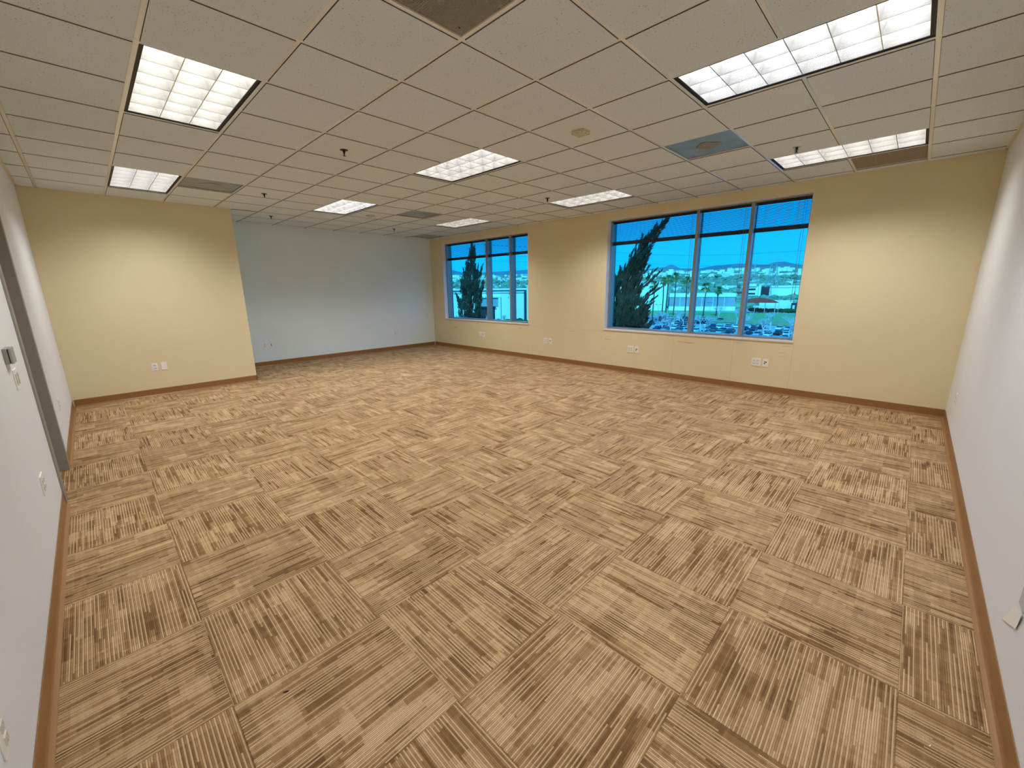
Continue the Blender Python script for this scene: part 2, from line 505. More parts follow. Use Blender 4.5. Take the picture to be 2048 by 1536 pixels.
# walls ------------------------------------------------------------------------
ZT = H + 0.20
def wall(name, mat, boxes, label, out=None):
    m = MB()
    for b in boxes: m.box(*b)
    o = m.build(name, mat, None); tag(o, label, kind='structure'); return o
wall('wall_right', M['wall_white'], [(xr, yn-TH, -.3, xr+TH, w+.3, ZT)], 'off white wall on the right with one outlet')
wall('wall_left', M['wall'], [(xl1-TH, yn-TH, -.3, xl1, yr, ZT)], 'cream end wall on the left beside the doorway')
wall('wall_left_return', M['wall_grey'], [(xl2-TH, yr-TH, -.3, xl1-TH, yr, ZT)], 'short return wall closing the recess')
wall('wall_left_recess', M['wall_grey'], [(xl2-TH, yr, -.3, xl2, w+.3, ZT)], 'pale grey green wall at the back of the recess')
DX0, DX1, DZ = -5.34*S, -3.90*S, 2.14
wall('wall_front', M['wall_white'], [(DX1, yn-TH, -.3, xr, yn, ZT), (xl1, yn-TH, -.3, DX0, yn, ZT), (DX0, yn-TH, DZ, DX1, yn, ZT), (DX0, yn-TH, -.3, DX1, yn, -.008)],
     'off white wall with the doorway, nearest on the left')
# window openings
WT = 0.30
WIN = [(-11.58*S, -6.66*S), (-3.54*S, 1.352*S)]
Z0, Z1 = (HM-3.372)*S, (HM-0.238)*S
wb = [(xl2, w, -.3, WIN[0][0], w+WT, ZT), (WIN[0][1], w, -.3, WIN[1][0], w+WT, ZT), (WIN[1][1], w, -.3, xr, w+WT, ZT)]
for a, b in WIN: wb += [(a, w, -.3, b, w+WT, Z0), (a, w, Z1, b, w+WT, ZT)]
wall('wall_back', M['wall_marks'], wb, 'cream window wall with scuffs and outlets')
# outside of our own building: parapet above and storeys below
wall('trim_1', M['facade'], [(xl2-3, w+.05, ZT, xr+6, w+WT, 4.6), (xl2-3, w+.05, -4.3, xr+6, w+WT, -.3)], 'outer face of our own building above and below the windows')
wall('trim_2', M['facade'], [(xl2-3, yn-6, ZT+.25, xr+6, w+.05, ZT+.45)], 'flat roof over the room')

# vinyl cove base ----------------------------------------------------------------
PROF = [(0, 0), (0, .1016), (.0025, .1016), (.0035, .0995), (.0035, .024), (.0055, .013), (.010, .006), (.017, .0028), (.025, .0012), (.0255, 0)]
def base(name, p0, p1, nrm, label):
    p0 = Vector((p0[0], p0[1], 0.0005)); p1 = Vector((p1[0], p1[1], 0.0005)); d = p1-p0; L = d.length; d.normalize()
    m = MB(); m.extrude(PROF, p0, nrm, (0,0,1), d, L)
    o = m.build(name, M['base']); tag(o, label, kind='structure')
E_ = 0.0008
base('baseboard_back', (xl2+.004, w-E_), (xr-.004, w-E_), (0,-1,0), 'brown cove base under the windows')
base('baseboard_right', (xr-E_, yn+.02), (xr-E_, w-.02), (-1,0,0), 'brown cove base along the right wall')
base('baseboard_left', (xl1+E_, yn+.02), (xl1+E_, yr+.004), (1,0,0), 'brown cove base under the cream end wall')
base('baseboard_left_recess', (xl2+E_, yr+.02), (xl2+E_, w-.02), (1,0,0), 'brown cove base in the recess')
base('baseboard_left_return', (xl2+.02, yr+E_), (xl1+.018, yr+E_), (0,1,0), 'brown cove base on the return wall')
base('baseboard_front', (xl1+.004, yn+E_), (DX0-.052, yn+E_), (0,1,0), 'brown cove base beyond the doorway')
base('baseboard_front.001', (DX1+.052, yn+E_), (xr-.004, yn+E_), (0,1,0), 'brown cove base before the doorway')
# wall angle round the ceiling
def angle(k, p0, p1, nrm):
    m = MB(); p0 = Vector((p0[0], p0[1], H)); p1 = Vector((p1[0], p1[1], H)); d = p1-p0; L = d.length; d.normalize()
    m.extrude([(0,0),(.022,0),(.022,.0012),(.0012,.0012),(.0012,.022),(0,.022)], p0+Vector((0,0,-.0006)), nrm, (0,0,1), d, L)
    o = m.build('trim_%d' % k, M['trim']); tag(o, 'thin white wall angle edging the ceiling', kind='structure')
angle(3, (xl2, w), (xr, w), (0,-1,0)); angle(4, (xr, yn), (xr, w), (-1,0,0)); angle(5, (xl1, yn), (xl1, yr), (1,0,0))
angle(6, (xl2, yr), (xl2, w), (1,0,0)); angle(7, (xl2, yr), (xl1, yr), (0,1,0)); angle(8, (xl1, yn), (xr, yn), (0,1,0))

# door ---------------------------------------------------------------------------
mb = MB(); mb.box(DX0+.055, yn-TH+.004, .004, DX1-.055, yn-TH+.046, DZ-.055)
door = mb.build('door_1', M['door'], bevel=.0015); tag(door, 'grey door leaf closed deep in its grey metal frame', kind='structure')
mb = MB()
# hollow metal frame: jamb with stop and face returning on the wall
jp = [(0,0),(.05,0),(.05,-.012),(.0,-.012)]
for sx, x0 in ((1, DX0), (-1, DX1)):
    a, b = sorted((x0-sx*.05, x0+sx*.004)); mb.box(a, yn, 0, b, yn+.010, DZ+.05)
    a, b = sorted((x0, x0+sx*.050)); mb.box(a, yn-TH, 0, b, yn+.010, DZ)
    a, b = sorted((x0+sx*.05, x0+sx*.066)); mb.box(a, yn-TH+.05, 0, b, yn-TH+.10, DZ-.05)
mb.box(DX0-.05, yn, DZ, DX1+.05, yn+.010, DZ+.05); mb.box(DX0+.05, yn-TH, DZ-.05, DX1-.05, yn+.010, DZ)
mb.build('door_frame', M['grey_frame'], door)
mb = MB(); mb.lathe([(.026,0),(.026,.008),(.012,.010),(.012,.045),(.0,.046)], (DX1-.12, yn-TH+.046, 1.0), 16, axis='Y', cap=False)
mb.box(DX1-.24, yn-TH+.080, .99, DX1-.11, yn-TH+.092, 1.01)
mb.build('door_handle', M['steel'], door)

# windows and blinds -----------------------------------------------------------------
YF = 8.44*S           # front of the aluminium frame
YG = 8.66*S           # glass plane
LWM = [(-8.99, .075), (-7.70, .075)]
RWM = [(-1.045, .072), (0.187, .072)]
def window(k, a, b, mull, label):
    m = MB(); fw_ = 0.030
    m.box(a, YF, Z0, a+fw_, YG+.03, Z1); m.box(b-fw_, YF, Z0, b, YG+.03, Z1)
    m.box(a+fw_, YF, Z0, b-fw_, YG+.03, Z0+.03); m.box(a+fw_, YF, Z1-.022, b-fw_, YG+.03, Z1)
    o = m.build('window_%d' % k, M['mullion']); tag(o, label, kind='structure')
    edges = [a+fw_]
    for c, wd in mull:
        m = MB(); x0, x1 = (c-wd/2)*S, (c+wd/2)*S
        m.box(x0, YF, Z0+.03, x1, YG+.03, Z1-.022, 0)
        m.box(x0-.006, YG-.02, Z0+.03, x1+.006, YG+.02, Z1-.022, 0)
        m.build('mullion', M['mullion'], o)
        edges += [x0, x1]
    edges.append(b-fw_)
    bays = [(edges[2*i], edges[2*i+1]) for i in range(3)]
    for x0, x1 in bays:
        m = MB(); m.box(x0-.002, YG, Z0+.028, x1+.002, YG+.006, Z1-.02)
        m.build('pane', M['glass'], o)
    m = MB(); m.box(a-.006, w-.012, Z0-.018, b+.006, w-.0005, Z0+.004); m.box(a+.001, w-.002, Z0-.0, b-.001, YF, Z0+.005)
    m.build('window_sill', M['sill'], o, bevel=.001)
    m = MB(); m.box(a+.0005, w+.001, Z0+.005, a+.006, YF-.0005, Z1-.0005); m.box(b-.006, w+.001, Z0+.005, b-.0005, YF-.0005, Z1-.0005); m.box(a+.006, w+.001, Z1-.006, b-.006, YF-.0005, Z1-.0005)
    m.build('reveal', M['reveal'], o)
    return bays
bays1 = window(1, *WIN[0], LWM, 'far window beside the recess corner with three tinted panes')
bays2 = window(2, *WIN[1], RWM, 'large window nearer the right wall with three tinted panes')
ZB0, ZB1 = (HM-.925)*S, (HM-.825)*S        # raised slat stack
ZH = Z1-.022
YB = 8.545*S
slat_cache = {}
def blind(x0, x1, label):
    x0 += .006; x1 -= .006; L = x1-x0
    r = empty('window_blind', ((x0+x1)/2, YB, ZH)); tag(r, label, 'blind', 'mini blinds half drawn up in the windows')
    top = 0
    m = MB(); m.box(-L/2, -.014, -.036, L/2, .014, -.001); m.build('headrail', M['rail'], r, bevel=.002)
    zt, zb = -.046, ZB1-ZH
    n = 18
    key = round(L, 4)
    if key not in slat_cache:
        m = MB(); a = math.radians(-11)
        pr = []
        for i in range(5):
            t = -1+i*.5; d = t*.0105; h = .0018*(1-t*t)
            pr.append((d*math.cos(a)-h*math.sin(a), d*math.sin(a)+h*math.cos(a)))
        pr = pr + [(p[0], p[1]-.0006) for p in reversed(pr)]
        m.extrude(pr, (-L/2, 0, 0), (0,1,0), (0,0,1), (1,0,0), L)
        slat_cache[key] = m.mesh('slat', M['slat'])
    for i in range(n):
        z = zt + (zb-zt)*(i+.35)/n
        link('slat', slat_cache[key], r, (0, 0, z))
    m = MB(); k = 9; hh = (ZB1-ZB0-.014)/k
    for i in range(k): m.box(-L/2, -.0125, zb-hh*(i+1)+.0008, L/2, .0125, zb-hh*i-.0008)
    m.build('slat_stack', M['rail'], r)
    m = MB(); m.box(-L/2, -.0125, ZB0-ZH, L/2, .0125, ZB0-ZH+.0135); m.build('bottom_rail', M['rail'], r, bevel=.002)
    for sx in (-L/2+.12, L/2-.14) + ((0.0,) if L > 1.2 else ()):
        m = MB(); m.tube([(sx, -.0135, -.03), (sx, -.0135, ZB0-ZH+.002)], .0009, 4); m.tube([(sx, .0135, -.03), (sx, .0135, ZB0-ZH+.002)], .0009, 4)
        m.box(sx-.006, -.0145, ZB0-ZH-.004, sx+.006, .0145, ZB0-ZH+.003)
        m.build('ladder_cord', M['cord'], r)
    m = MB(); m.tube([(L/2-.075, -.018, -.02), (L/2-.078, -.019, -1.30)], .0026, 6); m.tube([(L/2-.078, -.019, -1.30), (L/2-.078, -.019, -1.36)], [.0045,.006], 6)
    m.build('tilt_wand', M['cord'], r)
    m = MB(); m.tube([(L/2-.045, -.017, -.02), (L/2-.045, -.017, -1.22)], .0012, 4); m.tube([(L/2-.052, -.017, -.02), (L/2-.049, -.017, -1.22)], .0012, 4)
    m.tube([(L/2-.047, -.017, -1.21), (L/2-.047, -.017, -1.26)], [.004,.008], 6)
    m.build('lift_cord', M['cord'], r)
nm = ('wide left', 'narrow middle', 'narrow right')
for (x0, x1), s_ in zip(bays1, nm): blind(x0, x1, 'dark mini blind in the %s bay of the far window by the recess' % s_)
for (x0, x1), s_ in zip(bays2, nm): blind(x0, x1, 'dark mini blind in the %s bay of the large window nearer the right wall' % s_)

# troffers ----------------------------------------------------------------------------
def make_louver():
    """18-cell parabolic louver, 6 x 3 cells; blades thin below, thicker above"""
    LX, LY, D = 2*S-.066, S-.066, .085
    def prof(t0, t1):
        # half-parabola from thin edge (bottom) to thick top
        pts = []
        for i in range(5):
            z = i/4; pts.append((t0+(t1-t0)*(z**1.15), z*D))
        return [(p[0], p[1]) for p in pts] + [(-p[0], p[1]) for p in reversed(pts)]
    pr = prof(.0026, .024)
    a = MB()
    for i in range(7):
        x = -LX/2 + LX*i/6
        if i == 0: q = [(max(0, p[0]), p[1]) for p in pr]
        elif i == 6: q = [(min(0, p[0]), p[1]) for p in pr]
        else: q = pr
        a.extrude(q, (x, -LY/2, 0), (1,0,0), (0,0,1), (0,1,0), LY)
    for i in range(4):
        y = -LY/2 + LY*i/3
        if i == 0: q = [(max(0, p[0]), p[1]) for p in pr]
        elif i == 3: q = [(min(0, p[0]), p[1]) for p in pr]
        else: q = pr
        a.extrude(q, (-LX/2, y, 0), (0,1,0), (0,0,1), (1,0,0), LX)
    return a
LM = make_louver().mesh('louver', M['louver'])
m = MB(); a, b = S-.004, S/2-.004
m.box(-a, -b, .135, a, b, .139)
for sx in (-1, 1): m.box(min(sx*a, sx*(a-.003)), -b, .0, max(sx*a, sx*(a-.003)), b, .135); m.box(-a, min(sx*b, sx*(b-.003)), .0, a, max(sx*b, sx*(b-.003)), .135)
HOUSE = m.mesh('housing', M['housing'])
m = MB(); g = .030; t_ = .006
m.box(-a+.003, -b+.003, .004, a-.003, -b+g, .010); m.box(-a+.003, b-g, .004, a-.003, b-.003, .010)
m.box(-a+.003, -b+g, .004, -a+g, b-g, .010); m.box(a-g, -b+g, .004, a-.003, b-g, .010)
SHADE_RING = m.mesh('frame', M['gap_shade'])  # flat black ring standing in for the shadowed slot round the louver
def lamp_mesh(mat):
    m = MB(); m.quad((-a+.035, -b+.035, .1), (-a+.035, b-.035, .1), (a-.035, b-.035, .1), (a-.035, -b+.035, .1))
    return m.mesh('lamp_panel', mat, fix=False)
LMS = {k: lamp_mesh(M[k]) for k in ('lamp_warm', 'lamp_cream', 'lamp_cool', 'lamp_white', 'lamp_bright', 'lamp_added_fill')}
light_labels = {
 (1,2): ('cool white louvered ceiling light at the upper right corner of the photo', 'lamp_cool'),
 (1,6): ('warm louvered ceiling light beside the brown return grille near the right window', 'lamp_warm'),
 (-4,2): ('louvered ceiling light in the middle of the ceiling, beside the ivory smoke detector row', 'lamp_warm'),
 (-4,-2): ('large cream lit louvered ceiling light nearest on the left', 'lamp_cream'),
 (-9,-2): ('louvered ceiling light in front of the cream end wall beside a grey diffuser', 'lamp_white'),
 (-9,2): ('louvered ceiling light in front of the grey recess wall', 'lamp_bright'),
 (-4,6): ('louvered ceiling light above the wall between the two windows', 'lamp_warm'),
 (-9,6): ('louvered ceiling light just above the far window', 'lamp_warm'),
 (1,-2): ('unseen louvered ceiling light added overhead to brighten the foreground', 'lamp_added_fill')}
for (x, y) in LIGHTS:
    lab, k = light_labels[(x, y)]
    r = empty('ceiling_light', ((x+1)*S, (y+.5)*S, H+.0015)); tag(r, lab, 'light', 'louvered troffer lights in the grid ceiling')
    link('housing', HOUSE, r); link('frame', SHADE_RING, r); link('louver', LM, r, (0,0,.006)); link('lamp_panel', LMS[k], r)

# vents ----------------------------------------------------------------------------------
h = S/2-.004
def ring(m, o, i, z0, z1, mi=0):
    m.box(-o, -o, z0, o, -i, z1, mi); m.box(-o, i, z0, o, o, z1, mi); m.box(-o, -i, z0, -i, i, z1, mi); m.box(i, -i, z0, o, i, z1, mi)
def vent_root(x, y, name, label, group=None):
    r = empty(name, ((x+.5)*S, (y+.5)*S, H+.0018)); return tag(r, label, 'vent', group)
r = vent_root(0, -1, 'return_air_grille', 'dark grey eggcrate return grille at the top edge of the photo')
m = MB(); ring(m, h, h-.014, 0, .012); m.build('frame', M['grille'], r)
m = MB(); n = 46; k = (h-.014)
for i in range(1, n):
    q = -k+2*k*i/n; m.box(q-.0006, -k, .002, q+.0006, k, .014); m.box(-k, q-.0006, .002, k, q+.0006, .014)
o = m.build('eggcrate_core', M['grille'], r, fix=False); o['kind'] = 'stuff'
m = MB(); m.box(-h, -h, .05, h, h, .054); ring(m, h, h-.003, .012, .05); m.build('plenum', M['grille_dark'], r)
m = MB(); m.lathe([(.004,0),(.004,.002),(0,.003)], (-k+.05, k-.05, -.001), 10, cap=False); m.build('screw', M['black'], r)
r = vent_root(2, 7, 'return_air_grille', 'brown grey flat return grille between the warm light and the window wall')
m = MB(); ring(m, h, h-.010, 0, .010); m.build('frame', M['grille_brown'], r)
m = MB(); n = 30; k = h-.010
for i in range(1, n):
    q = -k+2*k*i/n; m.box(q-.0008, -k, .002, q+.0008, k, .010); m.box(-k, q-.0008, .002, k, q+.0008, .010)
o = m.build('eggcrate_core', M['grille_brown'], r, fix=False); o['kind'] = 'stuff'
m = MB(); m.box(-h, -h, .022, h, h, .026); m.build('plenum', M['grille_brown'], r)
sup = {(0,4): 'grey supply diffuser with a tan smudged centre, nearest the large window',
       (-8,-1): 'grey supply diffuser against the light by the cream end wall',
       (-8,4): 'grey supply diffuser between the smoke detector and the far window',
       (-12,7): 'grey supply diffuser in the corner of the recess'}
for (x, y), lab in sup.items():
    r = vent_root(x, y, 'air_diffuser', lab, 'square grey supply diffusers in the ceiling')
    m = MB(); ring(m, h, h-.018, 0, .008); m.build('frame', M['diff_edge' if (x, y) != (0,4) else 'diff'], r, bevel=.001)
    m = MB(); m.box(-h+.018, -h+.018, .003, h-.018, h-.018, .006)
    m.build('face_panel', M['diff'], r)
    m = MB(); pts = []
    for i in range(24):
        t = 2*math.pi*i/24; rr = .105*(1+.12*math.cos(4*t)+.05*math.sin(3*t+1)); pts.append((rr*math.cos(t)+.01, rr*math.sin(t)))
    m.extrude(pts, (0,0,-.0015), (1,0,0), (0,1,0), (0,0,1), .004)
    m.build('centre_plate', M['diff_core'] if (x, y) == (0,4) else M['diff'], r)

# sprinklers and detectors ----------------------------------------------------------------
def sprinkler(x, y, z, chrome, lab):
    r = empty('fire_sprinkler', (x*S, y*S, H-.0065)); tag(r, lab, 'sprinkler', 'pendent fire sprinklers in the ceiling')
    mt = M['chrome'] if chrome else M['sprk']
    m = MB(); m.lathe([(.0,-.002),(.020,-.006),(.036,-.003),(.038,.003)], (0,0,0), 20, cap=False); m.build('escutcheon', mt, r, smooth=True)
    m = MB(); m.lathe([(.012,0),(.012,-.018),(.008,-.020),(.005,-.040),(.004,-.046)], (0,0,-.003), 12)
    for s_ in (-1, 1): m.tube([(s_*.010,0,-.018),(s_*.013,0,-.032),(s_*.003,0,-.050)], .0022, 6)
    m.build('body', M['sprk'], r)
    m = MB(); m.lathe([(.0,-.050),(.015,-.0505),(.015,-.052),(.0,-.052)], (0,0,0), 14, cap=False)
    m.build('deflector', M['sprk'], r)
for a_ in ((-3.5,.5,0,False,'dark sprinkler between the nearest left light and the central light'),
          (-7.55,.49,0,False,'dark sprinkler right of the diffuser by the cream end wall'),
          (-10.47,1.45,0,False,'dark sprinkler nearest the end of the cream wall'),
          (-10.47,5.4,0,False,'dark sprinkler in front of the recess wall near the far window'),
          (-3.55,5.52,0,False,'dark sprinkler beside the light between the two windows'),
          (1.5,5.54,0,True,'dark sprinkler with a bright chrome ring beside the warm right light')):
    sprinkler(*a_)
def detector(x, y, lab):
    r = empty('smoke_detector', (x*S, y*S, H-.006), math.radians(0)); tag(r, lab, 'detector')
    m = MB(); pts = []
    q = .064; c = .018
    pts = [(-q+c,-q),(q-c,-q),(q,-q+c),(q,q-c),(q-c,q),(-q+c,q),(-q,q-c),(-q,-q+c)]
    m.extrude(pts, (0,0,-.022), (1,0,0), (0,1,0), (0,0,1), .024); m.build('base', M['detector'], r, bevel=.002)
    m = MB(); m.lathe([(.0,-.036),(.024,-.036),(.036,-.031),(.040,-.021)], (0,0,0), 24, cap=False); m.build('dome', M['detector2'], r, smooth=True)
    m = MB()
    for px, py in ((-.052,-.052),(.052,-.052),(.052,.052),(-.052,.052),(-.0,-.054),(.054,0)):
        m.lathe([(.0045,-.0235),(.0045,-.021),(0,-.021)], (px*.93,py*.93,0), 8)
    m.build('screw', M['black'], r)
detector(-.5, 2.53, 'ivory square smoke detector near the middle of the ceiling')
detector(-8.5, 3.5, 'ivory square smoke detector far off beside the light by the recess')

# wall plates --------------------------------------------------------------------------------
def basis(nrm):
    n = Vector(nrm); u_ = Vector((0,0,1)).cross(n)      # u points to the right when facing the wall
    return n, u_
def plate_obj(name, c, nrm, wd, ht, lab, cat, group, kind):
    n, u_ = basis(nrm)
    r = empty(name, c, math.atan2(u_.y, u_.x)); tag(r, lab, cat, group)
    # local frame: x right (facing the wall, seen from the room), -y out of the wall, z up
    m = MB(); m.box(-wd/2, -.006, -ht/2, wd/2, 0, ht/2); m.build('plate', M['plate'], r, bevel=.002)
    def recept(x, z):
        m = MB(); m.box(x-.016, -.009, z-.013, x+.016, -.006, z+.013, 0)
        m.box(x-.009, -.0094, z-.001, x-.006, -.0090, z+.008, 1); m.box(x+.006, -.0094, z-.001, x+.009, -.0090, z+.008, 1); m.box(x-.002, -.0094, z-.010, x+.002, -.0090, z-.006, 1)
        m.build('receptacle', [M['plate_in'], M['grille']], r)
    if kind == 'duplex': recept(0, .02); recept(0, -.02)
    elif kind == 'quad':
        for x in (-.024, .024): recept(x, .02); recept(x, -.02)
    elif kind == 'data':
        m = MB(); m.box(-.022, -.0075, -.036, .022, -.006, .040); m.build('insert', M['plate'], r)
        for x, z in ((-.009, .012), (.009, .012), (-.009, -.010)):
            m = MB(); m.box(x-.008, -.0085, z-.007, x+.008, -.0074, z+.007); m.build('port', M['black'], r)
    elif kind == 'data2':
        for x, z in ((0, .012), (0, -.012)):
            m = MB(); m.box(x-.009, -.0075, z-.008, x+.009, -.006, z+.008); m.build('port', M['black'], r)
    elif kind == 'switch':
        for x in (-wd/4, wd/4):
            m = MB(); m.box(x-.016, -.010, -.033, x+.016, -.006, .033); m.build('rocker', M['plate_in'], r, bevel=.001)
    return r
zo = (HM-3.912)*S
B_ = (0,-1,0); g1 = 'white wall plates under the windows'
for x0, x1, kd, lab in ((.585,.775,'quad','four socket white outlet under the right end of the large window'),
        (.818,.935,'data','white data plate with three black ports under the right end of the large window'),
        (-2.704,-2.515,'quad','four socket white outlet under the left bay of the large window'),
        (-2.474,-2.352,'data','white data plate under the left bay of the large window'),
        (-5.934,-5.745,'quad','four socket white outlet on the wall between the two windows'),
        (-5.689,-5.568,'data','white data plate on the wall between the two windows'),
        (-9.348,-9.175,'quad','four socket white outlet under the middle of the far window'),
        (-9.13,-9.005,'data2','white data plate under the middle of the far window')):
    nm_ = 'wall_outlet' if kd == 'quad' else 'data_plate'
    plate_obj(nm_, ((x0+x1)/2*S, w, zo), B_, (x1-x0)*S, .116, lab, 'outlet', g1, kd)
E1 = (1,0,0)
plate_obj('wall_outlet', (xl1, -1.77*S, zo), E1, .07, .115, 'white duplex outlet on the cream end wall', 'outlet', None, 'duplex')
plate_obj('blank_plate', (xl1, -1.59*S, zo+.002), E1, .07, .117, 'blank white plate beside the duplex outlet on the cream end wall', 'outlet', None, 'blank')
plate_obj('wall_outlet', (xl2, 1.306*S, zo), E1, .066, .115, 'white duplex outlet on the recess wall just past the cream wall', 'outlet', None, 'duplex')
plate_obj('data_plate', (xl2, 1.502*S, zo), E1, .066, .115, 'white data plate with two black ports on the recess wall', 'outlet', None, 'data2')
plate_obj('wall_outlet', (xl2, 6.27*S, zo+.01), E1, .07, .12, 'white duplex outlet on the recess wall near the window corner', 'outlet', None, 'duplex')
plate_obj('blank_plate', (xl2, 6.445*S, zo+.01), E1, .07, .12, 'blank white plate on the recess wall near the window corner', 'outlet', None, 'blank')
plate_obj('wall_outlet', (xr, 6.87*S, (HM-3.97)*S), (-1,0,0), .075, .12, 'white outlet on the right wall near the window corner', 'outlet', None, 'duplex')
F_ = (0,1,0)
plate_obj('wall_outlet', (-2.56*S, yn, zo), F_, .118, .118, 'white outlet on the near left wall before the doorway', 'outlet', None, 'quad')
plate_obj('wall_outlet', (-6.56*S, yn, (HM-3.88)*S), F_, .075, .115, 'white outlet on the left wall beyond the doorway', 'outlet', None, 'duplex')
plate_obj('light_switch', (-2.86*S, yn, (HM-2.92)*S), F_, .15, .118, 'white two gang light switch under the grey thermostat', 'switch', None, 'switch')
plate_obj('wall_outlet', (.60*S, yn, (HM-4.02)*S), F_, .075, .12, 'white outlet cut by the left edge of the photo, low on the near wall', 'outlet', None, 'duplex')
# thermostat
r = empty('thermostat', (-2.62*S, yn, (HM-2.67)*S), math.pi); tag(r, 'grey thermostat box with a dark vent slot left of the doorway', 'thermostat')
m = MB(); m.box(-.075, -.018, -.042, .075, 0, .042); m.build('back_plate', M['thermo'], r, bevel=.002)
m = MB(); m.box(-.070, -.022, -.039, .070, -.018, .039); m.build('vent_slot', M['black'], r)
m = MB(); pr = [(-.075,-.022),(.075,-.022),(.072,-.028),(.055,-.031),(-.055,-.031),(-.072,-.028)]
m.extrude(pr, (0,0,-.042), (1,0,0), (0,1,0), (0,0,1), .084); m.build('cover', M['thermo'], r)

# taped white card on the right wall, specks on the carpet
r = empty('wall_card', (xr, 1.02*S, (HM-4.17)*S)); tag(r, 'white card corner peeling off the right wall at the edge of the photo', 'card')
m = MB(); A = Vector((-.004, .045, -.055)); 
pts = [(-.003, .034, -.048), (-.004, -.085, .088), (-.006, -.19, .12), (-.004, -.16, .04)]
m.poly(pts); m.poly([(p[0]-.0008, p[1], p[2]) for p in pts][::-1]); 
m.build('sheet', M['paper'], r)
m = MB(); m.box(-.0016, -.17, .11, -.0004, -.09, .19); m.build('tape', M['tape'], r)
def speck(x, y, L, wd, mat, name, lab, rz):
    m = MB(); m.lathe([(0,0),(.5*wd,.0),(wd*.5,.0012),(0,.0022)], (0,0,0), 8, cap=False)
    m.v = [(p[0]*L/wd, p[1], p[2]) for p in m.v]
    o = m.build(name, mat, None, (x*S, y*S, .0008)); o.rotation_euler = (0,0,rz); tag(o, lab, 'debris')
speck(.700, -2.231, .022, .007, M['debris'], 'carpet_debris', 'dark brown scrap on the carpet in the foreground', math.radians(65))
speck(3.631, .135, .010, .004, M['lint'], 'lint_fleck', 'white fleck on the carpet by the right wall base', 1.2)

# ================================================================ outside the windows
GZ = -14.0
def gmat(name, c1, c2, scale, rough=0.9, detail=4):
    t = NT(name); g_ = t.n('ShaderNodeNewGeometry')
    n = t.noise(g_.outputs['Position'], scale, detail, 0.65)
    r_ = t.ramp(n, [(0.35, c1), (0.65, c2)])
    return t.set(r_, rough, 0, 0.1)
M['asphalt'] = gmat('asphalt', lin(160, 164, 172), lin(196, 198, 204), .3)
M['terrace'] = gmat('planting_strip', lin(90, 100, 70), lin(130, 130, 100), 1.5)
M['lawn'] = gmat('lawn', lin(104, 158, 104), lin(138, 182, 124), .5)
M['verge'] = gmat('dry_verge', lin(130, 150, 110), lin(165, 175, 140), .3)
M['hill'] = gmat('scrub_hill', lin(96, 112, 100), lin(176, 178, 150), .018, detail=8)
M['mount'] = gmat('far_mountain', lin(92, 116, 140), lin(130, 150, 160), .004, detail=6)  # bluish tone carries the distance haze
M['scrub'] = gmat('scrub_tree', lin(92, 122, 112), lin(160, 176, 150), .2)  # lightened, with distance haze mixed into the foliage colour
M['conc'] = gmat('white_concrete', lin(238, 236, 228), lin(246, 244, 238), .2)
M['concg'] = gmat('blue_grey_wall', lin(150, 152, 168), lin(176, 176, 186), .05)
M['dkglass'] = plain('dark_glazing', lin(40, 56, 70), .2)
M['hedge'] = gmat('hedge', lin(34, 70, 44), lin(60, 96, 58), .8)
M['red'] = plain('red_canopy', lin(214, 60, 56), .6)
M['twig'] = plain('twig', lin(216, 200, 206), .9)
M['trunk'] = plain('palm_trunk', lin(92, 80, 74), .9)
M['frond'] = gmat('frond', lin(60, 104, 50), lin(110, 148, 70), .9)
M['skirt'] = plain('dry_frond', lin(214, 196, 160), .9)
M['polem'] = plain('pole_grey', lin(170, 176, 180), .5)
M['cable'] = plain('cable', lin(60, 80, 100), .6)
M['juniper'] = gmat('juniper_foliage', lin(38, 48, 40), lin(74, 84, 70), 2.2)
M['bark'] = plain('bark', lin(80, 66, 56), .9)

# ground: low car-park level, the terrace our building stands on
m = MB(); m.box(-2600, 20, GZ-.5, 1200, 420, GZ); o = m.build('parking_ground', M['asphalt']); tag(o, 'grey car park ground far below', kind='structure')
m = MB(); m.box(-120, w+WT+.001, -4.8, 60, 28, -4.3); m.box(-120, 28, -4.8, -33, 70, -4.3); o = m.build('terrace_ground', M['terrace']); tag(o, 'planted terrace beside the building', kind='structure')
def strip(name, pts, z, mat, lab, t=.3):
    m = MB(); m.extrude([(p[0], p[1]) for p in pts], (0,0,z-t), (1,0,0), (0,1,0), (0,0,1), t); o = m.build(name, mat); tag(o, lab, kind='structure'); return o
strip('lawn_1', [(-150, 222), (20, 214), (20, 262), (-150, 268)], GZ+.35, M['lawn'], 'green lawn bank behind the car park')
strip('lawn_2', [(-62, 190), (20, 186), (20, 214), (-62, 219)], GZ+.5, M['verge'], 'pale grassy verge beside the parked cars')

# hillside terrain and mountain
def terrain(name, ds, elev, mat, lab, az0=-62, az1=8, na=150, bump=0):
    m = MB(); rows = []
    rg = random.Random(3)
    for i in range(na+1):
        az = math.radians(az0+(az1-az0)*i/na); row = []
        for d in ds:
            e = elev(math.degrees(az), d)
            z = 1.5 + d*e + (math.sin(d*.013+i*.31)*math.cos(i*.53+d*.007))*bump*d
            row.append((1.95+math.sin(az)*d, -1.64+math.cos(az)*d, z))
        rows.append(row)
    n = len(ds)
    m.v = [p for r_ in rows for p in r_]
    for i in range(na):
        for k in range(n-1): m.f.append((i*n+k, (i+1)*n+k, (i+1)*n+k+1, i*n+k+1)); m.m.append(0)
    o = m.build(name, mat, smooth=True); tag(o, lab, kind='structure'); return o
def interp(x, tab):
    if x <= tab[0][0]: return tab[0][1]
    for (a_, b_), (c_, d_) in zip(tab, tab[1:]):
        if x <= c_: return b_+(d_-b_)*(x-a_)/(c_-a_)
    return tab[-1][1]
